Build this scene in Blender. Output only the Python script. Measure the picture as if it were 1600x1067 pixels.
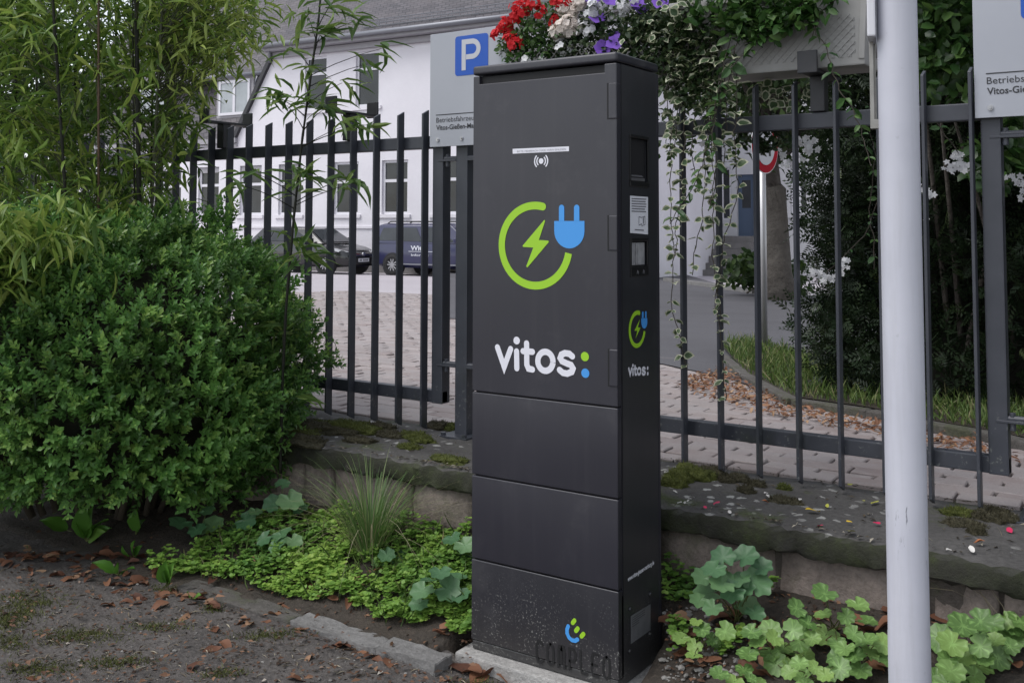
import bpy, bmesh, math, random
import numpy as np
from mathutils import Vector, Matrix, noise as mnoise
for o in list(bpy.data.objects): bpy.data.objects.remove(o)
sc = bpy.context.scene; COL = sc.collection
R = math.radians
random.seed(7); rng = np.random.RandomState(7)
# ---------------------------------------------------------------- camera, sky, sun, exposure
FPX, YAW, PITCH, ROLL, V0 = 1569.27, 0.5909, 0.0554, 0.0019, 265.03
CAM = np.array([1.3677, -2.5846, 1.2])
FW = np.array([-math.sin(YAW)*math.cos(PITCH), math.cos(YAW)*math.cos(PITCH), math.sin(PITCH)])
RT = np.array([math.cos(YAW), math.sin(YAW), 0.0]); UP = np.cross(RT, FW)
RT, UP = math.cos(ROLL)*RT+math.sin(ROLL)*UP, -math.sin(ROLL)*RT+math.cos(ROLL)*UP
cd = bpy.data.cameras.new('camera'); cam = bpy.data.objects.new('camera', cd); COL.objects.link(cam)
cd.sensor_width = 36; cd.lens = FPX/1600*36; cd.shift_y = -(533.5-V0)/1600; cd.clip_start = .05; cd.clip_end = 2000
M = Matrix.Identity(4)
for i in range(3):
    M[i][0] = RT[i]; M[i][1] = UP[i]; M[i][2] = -FW[i]; M[i][3] = CAM[i]
cam.matrix_world = M; sc.camera = cam
SUN_EL, SUN_AZ = R(58), R(215)      # azimuth measured from +Y towards +X
w = bpy.data.worlds.new('World'); sc.world = w; w.use_nodes = True
nt = w.node_tree; bg = nt.nodes['Background']
sky = nt.nodes.new('ShaderNodeTexSky'); sky.sky_type = 'NISHITA'; sky.sun_disc = False
sky.sun_elevation = SUN_EL; sky.sun_rotation = SUN_AZ; sky.air_density = 1.0; sky.dust_density = 1.0; sky.ozone_density = 1.0
hs = nt.nodes.new('ShaderNodeHueSaturation'); hs.inputs['Saturation'].default_value = .30
nt.links.new(sky.outputs[0], hs.inputs['Color']); nt.links.new(hs.outputs[0], bg.inputs[0]); bg.inputs[1].default_value = .15
sl = bpy.data.lights.new('sun', 'SUN'); sl.energy = 1.4; sl.angle = R(35); sl.color = (1, .97, .95)
so = bpy.data.objects.new('sun', sl); COL.objects.link(so)
sd = Vector((math.sin(SUN_AZ)*math.cos(SUN_EL), math.cos(SUN_AZ)*math.cos(SUN_EL), math.sin(SUN_EL)))
so.rotation_euler = sd.to_track_quat('Z', 'Y').to_euler(); so.location = (-4, -6, 9)
vs = sc.view_settings; vs.view_transform = 'Standard'; vs.look = 'None'; vs.exposure = 0.56; vs.gamma = 1
# ---------------------------------------------------------------- measuring helpers: photo pixel -> point on a known surface
def ray(u, v): return FW+RT*(u-800)/FPX-UP*(v-V0)/FPX
def hy(u, v, y): d = ray(u, v); return CAM+d*((y-CAM[1])/d[1])
def hx(u, v, x): d = ray(u, v); return CAM+d*((x-CAM[0])/d[0])
def hz(u, v, z): d = ray(u, v); return CAM+d*((z-CAM[2])/d[2])
def hd(u, v, dep): return CAM+ray(u, v)*dep
CZ, CS = .288, .0315                      # court level behind the wall and its gentle fall
def zc(y): return CZ-CS*(max(y, 1.0)-1.0) if y < 27 else CZ-CS*26
def hg(u, v):
    d = ray(u, v); k = (CZ+CS*1.0-CS*CAM[1]-CAM[2])/(d[2]+CS*d[1]); return CAM+d*k
# ---------------------------------------------------------------- materials
def _set(b, **k):
    for n, v in k.items():
        b.inputs[n].default_value = v
def base_mat(name):
    m = bpy.data.materials.new(name); m.use_nodes = True
    return m, m.node_tree, m.node_tree.nodes['Principled BSDF']
def c4(c): return (c[0], c[1], c[2], 1)
def N(t, typ, **kw):
    n = t.nodes.new(typ)
    for k, v in kw.items(): setattr(n, k, v)
    return n
def noise(t, scale, detail=6, rough=.6, vec=None, coord='Object'):
    tc = N(t, 'ShaderNodeTexCoord'); n = N(t, 'ShaderNodeTexNoise')
    n.inputs['Scale'].default_value = scale; n.inputs['Detail'].default_value = detail; n.inputs['Roughness'].default_value = rough
    t.links.new(vec if vec else tc.outputs[coord], n.inputs['Vector']); return n
def ramp(t, src, stops):
    r = N(t, 'ShaderNodeValToRGB'); e = r.color_ramp.elements
    while len(e) < len(stops): e.new(.5)
    for i, (p, c) in enumerate(stops):
        e[i].position = p; e[i].color = c4(c) if not isinstance(c, (int, float)) else (c, c, c, 1)
    t.links.new(src, r.inputs[0]); return r
def mix(t, f, a, b):
    m = N(t, 'ShaderNodeMix', data_type='RGBA')
    for inp, v in ((0, f), (6, a), (7, b)):
        if hasattr(v, 'links') or hasattr(v, 'is_linked'): t.links.new(v, m.inputs[inp])
        else: m.inputs[inp].default_value = v if inp == 0 else c4(v)
    return m.outputs[2]
def bump(t, b, h, strength=.3, dist=.01):
    n = N(t, 'ShaderNodeBump'); n.inputs['Strength'].default_value = strength; n.inputs['Distance'].default_value = dist
    t.links.new(h, n.inputs['Height']); t.links.new(n.outputs[0], b.inputs['Normal'])
def plain(name, c, rough=.5, metal=0, c2=None, scale=8, bs=0, bscale=60, bdist=.003, coord='Object', spec=.5, rand=0):
    m, t, b = base_mat(name); _set(b, Roughness=rough, Metallic=metal); b.inputs['Specular IOR Level'].default_value = spec
    b.inputs['Base Color'].default_value = c4(c); src = None
    if c2:
        n = noise(t, scale, coord=coord); r = ramp(t, n.outputs[0], [(.3, c), (.7, c2)]); src = r.outputs[0]
    if rand:
        oi = N(t, 'ShaderNodeObjectInfo'); h = N(t, 'ShaderNodeHueSaturation')
        mr = N(t, 'ShaderNodeMapRange'); mr.inputs[3].default_value = 1-rand; mr.inputs[4].default_value = 1+rand
        t.links.new(oi.outputs['Random'], mr.inputs[0]); t.links.new(mr.outputs[0], h.inputs['Value'])
        mr2 = N(t, 'ShaderNodeMapRange'); mr2.inputs[3].default_value = .5-rand*.06; mr2.inputs[4].default_value = .5+rand*.06
        mul = N(t, 'ShaderNodeMath', operation='FRACT'); m9 = N(t, 'ShaderNodeMath', operation='MULTIPLY'); m9.inputs[1].default_value = 17.3
        t.links.new(oi.outputs['Random'], m9.inputs[0]); t.links.new(m9.outputs[0], mul.inputs[0]); t.links.new(mul.outputs[0], mr2.inputs[0]); t.links.new(mr2.outputs[0], h.inputs['Hue'])
        if src: t.links.new(src, h.inputs['Color'])
        else: h.inputs['Color'].default_value = c4(c)
        src = h.outputs[0]
    if src: t.links.new(src, b.inputs['Base Color'])
    if bs:
        n2 = noise(t, bscale, coord=coord); bump(t, b, n2.outputs[0], bs, bdist)
    return m
def leafmat(name, stops, rough=.42, trans=.25, spec=.4, attr='tint', big=None, rand=False):
    """foliage: colour from a per-leaf tint, part of the light passing through"""
    m, t, b = base_mat(name)
    if rand: a = N(t, 'ShaderNodeObjectInfo').outputs['Random']
    else:
        an = N(t, 'ShaderNodeAttribute'); an.attribute_name = attr; a = an.outputs['Fac']
    r = ramp(t, a, stops); col = r.outputs[0]
    if big:
        n = noise(t, big, 2); col2 = N(t, 'ShaderNodeHueSaturation'); mr = N(t, 'ShaderNodeMapRange'); mr.inputs[1].default_value = .3; mr.inputs[2].default_value = .7
        mr.inputs[3].default_value = .65; mr.inputs[4].default_value = 1.3
        t.links.new(n.outputs[0], mr.inputs[0]); t.links.new(mr.outputs[0], col2.inputs['Value']); t.links.new(col, col2.inputs['Color']); col = col2.outputs[0]
    t.links.new(col, b.inputs['Base Color']); _set(b, Roughness=rough); b.inputs['Specular IOR Level'].default_value = spec
    tr = N(t, 'ShaderNodeBsdfTranslucent'); t.links.new(col, tr.inputs[0]); ms = N(t, 'ShaderNodeMixShader'); ms.inputs[0].default_value = trans
    t.links.new(b.outputs[0], ms.inputs[1]); t.links.new(tr.outputs[0], ms.inputs[2]); t.links.new(ms.outputs[0], t.nodes['Material Output'].inputs[0])
    return m
# ---------------------------------------------------------------- mesh helpers
def tag(o, label=None, cat=None, group=None, kind=None):
    if label: o['label'] = label
    if cat: o['category'] = cat
    if group: o['group'] = group
    if kind: o['kind'] = kind
    return o
def wm(o):
    return (wm(o.parent) if o.parent else Matrix.Identity(4)) @ o.matrix_parent_inverse @ o.matrix_basis
def link(name, me, parent=None, mat=None):
    o = bpy.data.objects.new(name, me); COL.objects.link(o)
    if parent is not None: o.parent = parent; o.matrix_parent_inverse = wm(parent).inverted()
    if mat is not None and me is not None:
        for mm in (mat if isinstance(mat, (list, tuple)) else [mat]): me.materials.append(mm)
    return o
def empty(name, loc=(0, 0, 0), rz=0):
    o = bpy.data.objects.new(name, None); COL.objects.link(o); o.location = tuple(loc); o.rotation_euler = (0, 0, rz); o.empty_display_size = .1
    return o
class MB:
    """collects shapes; build() makes ONE mesh object. With origin given, vertices are stored relative to it"""
    def __init__(s): s.v = []; s.f = []; s.m = []; s.mi = 0
    def add(s, V, F):
        k = len(s.v); s.v += [tuple(float(c) for c in p) for p in V]; s.f += [tuple(i+k for i in f) for f in F]; s.m += [s.mi]*len(F); return s
    def box(s, x0, x1, y0, y1, z0, z1):
        return s.add([(x, y, z) for z in (z0, z1) for y in (y0, y1) for x in (x0, x1)],
                     [(0, 2, 3, 1), (4, 5, 7, 6), (0, 1, 5, 4), (2, 6, 7, 3), (0, 4, 6, 2), (1, 3, 7, 5)])
    def hexa(s, P): return s.add(P, [(0, 2, 3, 1), (4, 5, 7, 6), (0, 1, 5, 4), (2, 6, 7, 3), (0, 4, 6, 2), (1, 3, 7, 5)])
    def bar(s, a, b, w, h, up=(0, 0, 1)):
        a = Vector(a); b = Vector(b); d = (b-a).normalized(); sx = d.cross(Vector(up)).normalized()*w/2; sz = sx.normalized().cross(d)*h/2
        return s.hexa([a-sx-sz, a+sx-sz, b-sx-sz, b+sx-sz, a-sx+sz, a+sx+sz, b-sx+sz, b+sx+sz])
    def tube(s, pts, rad, n=8, cap=True):
        pts = [Vector(p) for p in pts]; k = len(pts); rad = rad if hasattr(rad, '__len__') else [rad]*k; V = []; F = []
        ref = Vector((.13, .31, .94))
        for i, p in enumerate(pts):
            d = (pts[min(i+1, k-1)]-pts[max(i-1, 0)]).normalized(); a = d.cross(ref)
            if a.length < .05: a = d.cross(Vector((1, 0, 0)))
            a.normalize(); b = d.cross(a)
            V += [p+(a*math.cos(q*2*math.pi/n)+b*math.sin(q*2*math.pi/n))*rad[i] for q in range(n)]
        for i in range(k-1):
            for q in range(n): F.append((i*n+q, i*n+(q+1) % n, (i+1)*n+(q+1) % n, (i+1)*n+q))
        if cap: F.append(tuple(reversed(range(n)))); F.append(tuple(range((k-1)*n, k*n)))
        return s.add(V, F)
    def prism(s, poly, ext):
        n = len(poly); e = Vector(ext); V = [Vector(p) for p in poly]+[Vector(p)+e for p in poly]
        F = [tuple(range(n)), tuple(reversed(range(n, 2*n)))]+[(i, i+n, (i+1) % n+n, (i+1) % n) for i in range(n)]
        return s.add(V, F)
    def build(s, name, mat=None, parent=None, bevel=0, seg=2, smooth=False, origin=None, angle=None):
        V = s.v
        if origin is not None: V = [tuple(np.array(p)-np.array(origin)) for p in V]
        me = bpy.data.meshes.new(name); me.from_pydata(V, [], s.f); me.polygons.foreach_set('material_index', s.m)
        bm = bmesh.new(); bm.from_mesh(me); bmesh.ops.recalc_face_normals(bm, faces=bm.faces)
        if bevel:
            ed = [e for e in bm.edges if len(e.link_faces) == 2 and e.calc_face_angle(0) > .5]
            bmesh.ops.bevel(bm, geom=ed, offset=bevel, segments=seg, affect='EDGES', profile=.6, clamp_overlap=True)
        bm.to_mesh(me); bm.free()
        if smooth: me.polygons.foreach_set('use_smooth', [True]*len(me.polygons))
        o = link(name, me, parent, mat)
        if angle is not None and smooth: me.set_sharp_from_angle(angle=angle)
        if origin is not None and parent is None: o.location = tuple(origin)
        return o
def copy_tree(o, parent=None):
    c = o.copy(); COL.objects.link(c); c.parent = parent
    for ch in o.children: copy_tree(ch, c)
    return c
def fbm(p, s=1.0, o=4): return mnoise.fractal(Vector(p)*s, 1.0, 2.0, o)
# leaf templates: (along, across, up)
T_DIA = (np.array([(0, 0, 0), (.5, -.5, .1), (1, 0, -.02), (.5, .5, .1), (.5, 0, .0)]), [(0, 1, 4), (1, 2, 4), (0, 4, 3), (4, 2, 3)], None)
T_OVAL = (np.array([(0, 0, 0), (.3, -.45, .07), (.72, -.4, .05), (1, 0, -.06), (.72, .4, .05), (.3, .45, .07), (.3, 0, 0), (.72, 0, 0)]),
          [(0, 1, 6), (0, 6, 5), (1, 2, 7, 6), (6, 7, 4, 5), (2, 3, 7), (7, 3, 4)], None)
T_BLADE = (np.array([(0, -.15, 0), (0, .15, 0), (.3, -.5, .05), (.3, .5, .05), (.7, -.36, -.02), (.7, .36, -.02), (1, 0, -.18), (.3, 0, .0), (.7, 0, -.06)]),
           [(0, 2, 7, 1), (1, 7, 3), (2, 4, 8, 7), (7, 8, 5, 3), (4, 6, 8), (8, 6, 5)], None)
T_NEEDLE = (np.array([(0, -.5, 0), (0, .5, 0), (1, 0, 0)]), [(0, 2, 1)], None)
def variegated_template():
    a = [(0, 0), (.18, .36), (.45, .5), (.75, .36), (1, 0), (.75, -.36), (.45, -.5), (.18, -.36)]
    V = [(x+(.03*math.sin(i*2.1)), y*(1+.12*math.sin(i*3.7)), .09*abs(y)*2+.03*math.sin(i*2.6)) for i, (x, y) in enumerate(a)]
    V += [(.48+(x-.48)*.74, y*.70, .02+.05*abs(y)) for x, y in a]+[(.48, 0, 0)]
    F = []; mi = []
    for i in range(8):
        j = (i+1) % 8; F.append((i, j, 8+j, 8+i)); mi.append(1); F.append((8+i, 8+j, 16)); mi.append(0)
    return (np.array(V), F, mi)
T_VAR = variegated_template()
def norm(a): return a/np.maximum(np.linalg.norm(a, axis=-1, keepdims=True), 1e-9)
def leaf_mesh(name, base, d, n, L, W, tpl, tint=None):
    base = np.asarray(base, float); K = len(base); T, F, mi = tpl
    t = norm(np.asarray(d, float)); b = norm(np.cross(np.asarray(n, float), t)+1e-6); nn = np.cross(t, b)
    L = np.broadcast_to(np.asarray(L, float), (K,)); W = np.broadcast_to(np.asarray(W, float), (K,))
    V = base[:, None, :]+t[:, None, :]*(T[None, :, 0]*L[:, None])[..., None]+b[:, None, :]*(T[None, :, 1]*W[:, None])[..., None]+nn[:, None, :]*(T[None, :, 2]*L[:, None])[..., None]
    nv = len(T); V = V.reshape(-1, 3)
    fl = np.concatenate([np.array(f) for f in F]); fs = np.array([len(f) for f in F])
    loops = (fl[None, :]+np.arange(K)[:, None]*nv).ravel(); sizes = np.tile(fs, K); starts = np.concatenate([[0], np.cumsum(sizes)[:-1]])
    me = bpy.data.meshes.new(name); me.vertices.add(len(V)); me.vertices.foreach_set('co', V.ravel()); me.loops.add(len(loops)); me.loops.foreach_set('vertex_index', loops.astype(np.int32))
    me.polygons.add(len(sizes)); me.polygons.foreach_set('loop_start', starts.astype(np.int32)); me.polygons.foreach_set('loop_total', sizes.astype(np.int32))
    if mi: me.polygons.foreach_set('material_index', np.tile(np.array(mi, np.int32), K))
    if tint is None: tint = rng.rand(K)
    at = me.attributes.new('tint', 'FLOAT', 'POINT'); at.data.foreach_set('value', np.repeat(np.asarray(tint, np.float32), nv))
    me.update(calc_edges=True); me.validate(); return me
def rdir(n): return norm(rng.normal(size=(n, 3)))
def grid_sheet(name, xs, ys, zf, mat, parent=None, smooth=True):
    V = [(x, y, zf(x, y)) for y in ys for x in xs]; nx = len(xs)
    F = [(j*nx+i, j*nx+i+1, (j+1)*nx+i+1, (j+1)*nx+i) for j in range(len(ys)-1) for i in range(nx-1)]
    mb = MB(); mb.add(V, F); return mb.build(name, mat, parent, smooth=smooth)
def lin(a, b, n): return list(np.linspace(a, b, n))
# flat marks: strokes and polygons given in photo pixels on a known plane
def ribbon(mb, P, wd, nrm, cap0=True, cap1=True):
    """thick line through 3D points P lying in a plane with normal nrm: mitred strip with round ends"""
    P = [Vector(p) for p in P]; nrm = Vector(nrm).normalized(); k = len(P); Lf = []; Rt = []
    for i in range(k):
        d0 = (P[i]-P[i-1]).normalized() if i else (P[1]-P[0]).normalized(); d1 = (P[i+1]-P[i]).normalized() if i < k-1 else d0
        n0 = nrm.cross(d0); n1 = nrm.cross(d1); mm = (n0+n1).normalized(); sc_ = 1/max(.35, mm.dot(n0)); Lf.append(P[i]+mm*wd/2*sc_); Rt.append(P[i]-mm*wd/2*sc_)
    mb.add(Lf+Rt, [(i, i+1, k+i+1, k+i) for i in range(k-1)])
    for end, on in ((0, cap0), (k-1, cap1)):
        if not on: continue
        d = (P[0]-P[1]).normalized() if end == 0 else (P[-1]-P[-2]).normalized(); s = nrm.cross(d)
        arc = [P[end]+(s*math.cos(a)+d*math.sin(a))*wd/2 for a in np.linspace(0, math.pi, 9)]
        mb.add([P[end]]+arc, [(0, i+1, i+2) for i in range(8)])
def disc(mb, c, r, nrm, n=24):
    nrm = Vector(nrm).normalized(); a = nrm.cross(Vector((0, 0, 1))).normalized(); b = a.cross(nrm); c = Vector(c)
    mb.add([c+(a*math.cos(q*2*math.pi/n)+b*math.sin(q*2*math.pi/n))*r for q in range(n)], [tuple(range(n))])
def text_mesh(s, size, bold=0.0, spacing=1.0):
    c = bpy.data.curves.new('lettering', 'FONT'); c.body = s; c.size = size; c.offset = bold; c.space_character = spacing; c.resolution_u = 3
    o = bpy.data.objects.new('lettering', c); COL.objects.link(o); dg = bpy.context.evaluated_depsgraph_get(); me = bpy.data.meshes.new_from_object(o.evaluated_get(dg))
    bpy.data.objects.remove(o); return me
def put_text(name, s, mat, parent, p0, p1, height, nrm, bold=0.0):
    """flat lettering from p0 (left end of the baseline) to p1 (right end), in the plane with normal nrm"""
    p0 = Vector(p0); p1 = Vector(p1); me = text_mesh(s, 1.0, bold); xs = [v.co.x for v in me.vertices]; ys = [v.co.y for v in me.vertices]
    d = (p1-p0); wdt = d.length; d.normalize(); u = Vector(nrm).normalized().cross(d); kx = wdt/(max(xs)-min(xs)); ky = height/(max(ys) if max(ys) > 0 else 1)
    for v in me.vertices:
        q = p0+d*((v.co.x-min(xs))*kx)+u*(v.co.y*ky); v.co = q
    return link(name, me, parent, mat)
def holed_wall(mb, o, du, dv, rect, holes, reveal=None, dn=None):
    """flat wall in the plane o+u*du+v*dv, rectangular holes (u0,u1,v0,v1), reveals of depth along dn"""
    o = Vector(o); du = Vector(du); dv = Vector(dv); us = sorted({rect[0], rect[1]}|{h[0] for h in holes}|{h[1] for h in holes}); vs_ = sorted({rect[2], rect[3]}|{h[2] for h in holes}|{h[3] for h in holes})
    P = lambda u, v: o+du*u+dv*v
    for a, b in zip(us, us[1:]):
        for c, d in zip(vs_, vs_[1:]):
            um, vm = (a+b)/2, (c+d)/2
            if any(h[0] < um < h[1] and h[2] < vm < h[3] for h in holes): continue
            mb.add([P(a, c), P(b, c), P(b, d), P(a, d)], [(0, 1, 2, 3)])
    if reveal:
        e = Vector(dn)*reveal
        for h in holes:
            q = [P(h[0], h[2]), P(h[1], h[2]), P(h[1], h[3]), P(h[0], h[3])]
            for i in range(4): mb.add([q[i], q[(i+1) % 4], q[(i+1) % 4]+e, q[i]+e], [(0, 1, 2, 3)])
# ================================================================ MATERIALS OF THE SETTING
def soil_mat(name, a, b, moss=None, mlo=.58, wet=.75):
    m, t, p = base_mat(name); n = noise(t, 5, 8, .65); n2 = noise(t, 70, 5, .7)
    c = ramp(t, n.outputs[0], [(.3, a), (.7, b)]).outputs[0]
    c = mix(t, ramp(t, n2.outputs[0], [(.45, 0.0), (.75, .6)]).outputs[0], c, [x*1.9 for x in b])
    if moss:
        n3 = noise(t, 1.9, 6, .7); c = mix(t, ramp(t, n3.outputs[0], [(mlo, 0.0), (mlo+.1, .8)]).outputs[0], c, moss)
    t.links.new(c, p.inputs['Base Color']); p.inputs['Roughness'].default_value = wet
    ad = N(t, 'ShaderNodeMath', operation='ADD'); n4 = noise(t, 22, 8, .7); t.links.new(n2.outputs[0], ad.inputs[0]); t.links.new(n4.outputs[0], ad.inputs[1])
    bump(t, p, ad.outputs[0], .7, .012); return m
M_path = soil_mat('path_soil', (.048, .043, .041), (.098, .088, .082), (.045, .055, .012), .62, .7)
M_soil = soil_mat('bed_soil', (.020, .016, .012), (.050, .039, .030), None)
M_earth = plain('earth', (.10, .10, .08), .9, c2=(.07, .09, .04), scale=.2)
def asphalt_mat(name, a, b, sc1=.6):
    m, t, p = base_mat(name); n = noise(t, sc1, 6, .6); n2 = noise(t, 90, 3, .7)
    c = ramp(t, n.outputs[0], [(.3, a), (.72, b)]).outputs[0]; c = mix(t, ramp(t, n2.outputs[0], [(.35, 0.0), (.8, .5)]).outputs[0], c, [x*1.7 for x in b])
    t.links.new(c, p.inputs['Base Color']); p.inputs['Roughness'].default_value = .75; bump(t, p, n2.outputs[0], .4, .006); return m
M_court = asphalt_mat('court_far', (.34, .31, .335), (.44, .41, .435), .25)
M_asph = asphalt_mat('asphalt', (.058, .056, .062), (.088, .086, .094), .9)
def paver_mat():
    m, t, p = base_mat('paver'); oi = N(t, 'ShaderNodeAttribute'); oi.attribute_name = 'tint'; tc = N(t, 'ShaderNodeTexCoord')
    ob = N(t, 'ShaderNodeObjectInfo'); ad = N(t, 'ShaderNodeMath', operation='ADD'); t.links.new(oi.outputs['Fac'], ad.inputs[0]); t.links.new(ob.outputs['Random'], ad.inputs[1])
    fr = N(t, 'ShaderNodeMath', operation='FRACT'); t.links.new(ad.outputs[0], fr.inputs[0])
    c = ramp(t, fr.outputs[0], [(0, (.27, .218, .21)), (.35, (.33, .28, .268)), (.65, (.31, .275, .272)), (1, (.39, .34, .33))]).outputs[0]
    g = N(t, 'ShaderNodeNewGeometry'); n = noise(t, 9, 6, .65, g.outputs['Position']); n2 = noise(t, 130, 3, .7, g.outputs['Position']); n3 = noise(t, 1.1, 4, .6, g.outputs['Position'])
    c = mix(t, ramp(t, n.outputs[0], [(.42, 0.0), (.72, .55)]).outputs[0], c, (.42, .385, .385)); c = mix(t, ramp(t, n2.outputs[0], [(.5, 0.0), (.75, .4)]).outputs[0], c, (.11, .09, .085))
    c = mix(t, ramp(t, n3.outputs[0], [(.45, 0.0), (.7, .45)]).outputs[0], c, (.23, .205, .20))
    t.links.new(c, p.inputs['Base Color']); p.inputs['Roughness'].default_value = .72; bump(t, p, n2.outputs[0], .35, .004); return m
M_paver = paver_mat()
M_joint = plain('joint_sand', (.085, .075, .066), .95, c2=(.06, .065, .04), scale=6, bs=.5, bscale=90)
def concrete_mat(name, a, b, moss=.0, lichen=0.0, mlo=.52, front=0):
    m, t, p = base_mat(name); g = N(t, 'ShaderNodeNewGeometry'); pos = g.outputs['Position']
    n = noise(t, 4, 8, .68, pos); n2 = noise(t, 60, 6, .7, pos); c = ramp(t, n.outputs[0], [(.28, a), (.72, b)]).outputs[0]
    c = mix(t, ramp(t, n2.outputs[0], [(.35, .45), (.6, 0.0)]).outputs[0], c, [x*.4 for x in a])
    if lichen:
        vo = N(t, 'ShaderNodeTexVoronoi'); vo.inputs['Scale'].default_value = 17; vo.feature = 'F1'
        nn = noise(t, 30, 3, .6, pos); av = N(t, 'ShaderNodeVectorMath', operation='SCALE'); av.inputs['Scale'].default_value = .05; t.links.new(nn.outputs[1], av.inputs[0])
        aw = N(t, 'ShaderNodeVectorMath', operation='ADD'); t.links.new(pos, aw.inputs[0]); t.links.new(av.outputs[0], aw.inputs[1]); t.links.new(aw.outputs[0], vo.inputs['Vector'])
        sp = ramp(t, vo.outputs['Distance'], [(.20, 1.0), (.26, 0.0)]); n5 = noise(t, 2.2, 3, .6, pos); gate = ramp(t, n5.outputs[0], [(.5, 0.0), (.62, lichen)])
        mu = N(t, 'ShaderNodeMath', operation='MULTIPLY'); t.links.new(sp.outputs[0], mu.inputs[0]); t.links.new(gate.outputs[0], mu.inputs[1]); c = mix(t, mu.outputs[0], c, (.42, .42, .40))
    if moss:
        n3 = noise(t, 3.2, 7, .7, pos); n6 = noise(t, 120, 3, .7, pos); mc = ramp(t, n6.outputs[0], [(.3, (.018, .030, .006)), (.7, (.075, .095, .018))]).outputs[0]
        c = mix(t, ramp(t, n3.outputs[0], [(mlo, 0.0), (mlo+.1, moss)]).outputs[0], c, mc)
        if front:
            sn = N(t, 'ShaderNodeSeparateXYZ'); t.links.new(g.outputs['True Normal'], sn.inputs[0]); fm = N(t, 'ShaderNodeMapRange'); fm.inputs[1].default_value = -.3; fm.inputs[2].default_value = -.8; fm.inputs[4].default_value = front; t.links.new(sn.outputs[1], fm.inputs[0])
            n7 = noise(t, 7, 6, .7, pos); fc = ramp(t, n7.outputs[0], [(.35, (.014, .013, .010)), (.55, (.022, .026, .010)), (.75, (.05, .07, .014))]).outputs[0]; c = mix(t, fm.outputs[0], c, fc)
    t.links.new(c, p.inputs['Base Color']); p.inputs['Roughness'].default_value = .88
    ad = N(t, 'ShaderNodeMath', operation='ADD'); n4 = noise(t, 18, 8, .7, pos); t.links.new(n2.outputs[0], ad.inputs[0]); t.links.new(n4.outputs[0], ad.inputs[1]); bump(t, p, ad.outputs[0], .65, .012)
    return m
M_cop = concrete_mat('coping_concrete', (.055, .052, .05), (.12, .115, .11), .85, .9, .56, .9)
M_stone = concrete_mat('wall_stone', (.16, .132, .115), (.30, .25, .22), .35, 0, .56)
M_mortar = concrete_mat('wall_core', (.03, .028, .025), (.055, .05, .045), .5, 0, .5)
M_kerb = concrete_mat('kerb_concrete', (.15, .145, .14), (.27, .265, .26), .35, 0, .6)
M_kerbd = concrete_mat('kerb_dirty', (.075, .068, .06), (.15, .14, .13), .5, 0, .5)
M_slab = concrete_mat('slab_concrete', (.30, .29, .28), (.48, .47, .45), .15, 0, .66)
M_moss = plain('moss', (.045, .055, .010), .95, c2=(.10, .115, .022), scale=25, bs=1, bscale=160, bdist=.01)
M_mossd = plain('moss_dry', (.040, .036, .020), .95, c2=(.075, .068, .038), scale=25, bs=1, bscale=160, bdist=.01)
# ================================================================ GROUND
def zs(x, y):
    t = min(1, max(0, (y+.06)/.5)); top = .085 if x > -1.4 else max(.01, .085+(x+1.4)*.12)
    k = min(1, max(0, x/.35)); k = k*k*(3-2*k)
    return -.115+(top+.115)*t**1.15+.075*k*(1-t*.8)
gr = MB(); gr.add([(-600, -600, -.62), (600, -600, -.62), (600, 900, -.62), (-600, 900, -.62)], [(0, 1, 2, 3)]); tag(gr.build('ground', M_earth), kind='structure')
def zpath(x, y): return -.153+.030*min(1, max(0, (-.44-x)/.2))-.02*min(1, max(0, -y-.2))+.016*fbm((x, y, 0), 3)+.007*fbm((x, y, 3), 14)
px_ = [-40, -15, -8, -5.5]+lin(-4.6, 1.2, 150)+[2, 4, 9, 20, 40]; py_ = [-40, -15, -6, -3, -2]+lin(-1.5, -.02, 64)
tag(grid_sheet('path', px_, py_, zpath, M_path), kind='structure')
def zbed(x, y): return zs(x, y)+.010*fbm((x, y, 1), 6)+.006*fbm((x, y, 2), 25)
tag(grid_sheet('soil_bed', [-40, -12, -7]+lin(-5, -.62, 110)+[-.602, -.598]+lin(-.5, 0, 12)+[.048, .052]+lin(.08, 1.6, 45)+[2.5, 5, 12, 40], lin(-.22, .32, 27)+[.326]+lin(.35, .5, 8), lambda x, y: -.21 if (-.60 < x < .05 and y < .325) else (zbed(x, y) if y > -.1 else zbed(x, y)-(-.1-y)*.45), M_soil), kind='structure')
# court: bedding sheet, brick pavers near, plain surface farther off
cy_ = [1.02]+lin(1.5, 27, 24)+[60, 200, 500]
tag(grid_sheet('court', [-400, -60, -30]+lin(-20, 10, 16)+[40, 400], cy_, lambda x, y: zc(y)-.006, M_court), kind='structure')
pv = grid_sheet('court_paving', lin(-11.5, 3.1, 12), lin(1.03, 11.4, 10), lambda x, y: zc(y)-.002, M_joint); tag(pv, kind='structure')
PL, PW, G_ = .2, .1, .010
cand = []
for j in range(104):
    y = 1.05+PW*(j+.5)
    for i in range(-58, 16):
        x = i*PL+(PL/2 if j % 2 else 0)
        d = np.array([x, y, zc(y)])-CAM; dep = d@FW
        u = 800+FPX*(d@RT)/dep
        if dep < .5 or not 330 < u < 2900 or (u > 1000 and y > 5.2): continue
        cand.append((dep+(0 if 490 < u < 738 or 1030 < u < 1610 else 100), x, y))
cand.sort()
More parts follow.
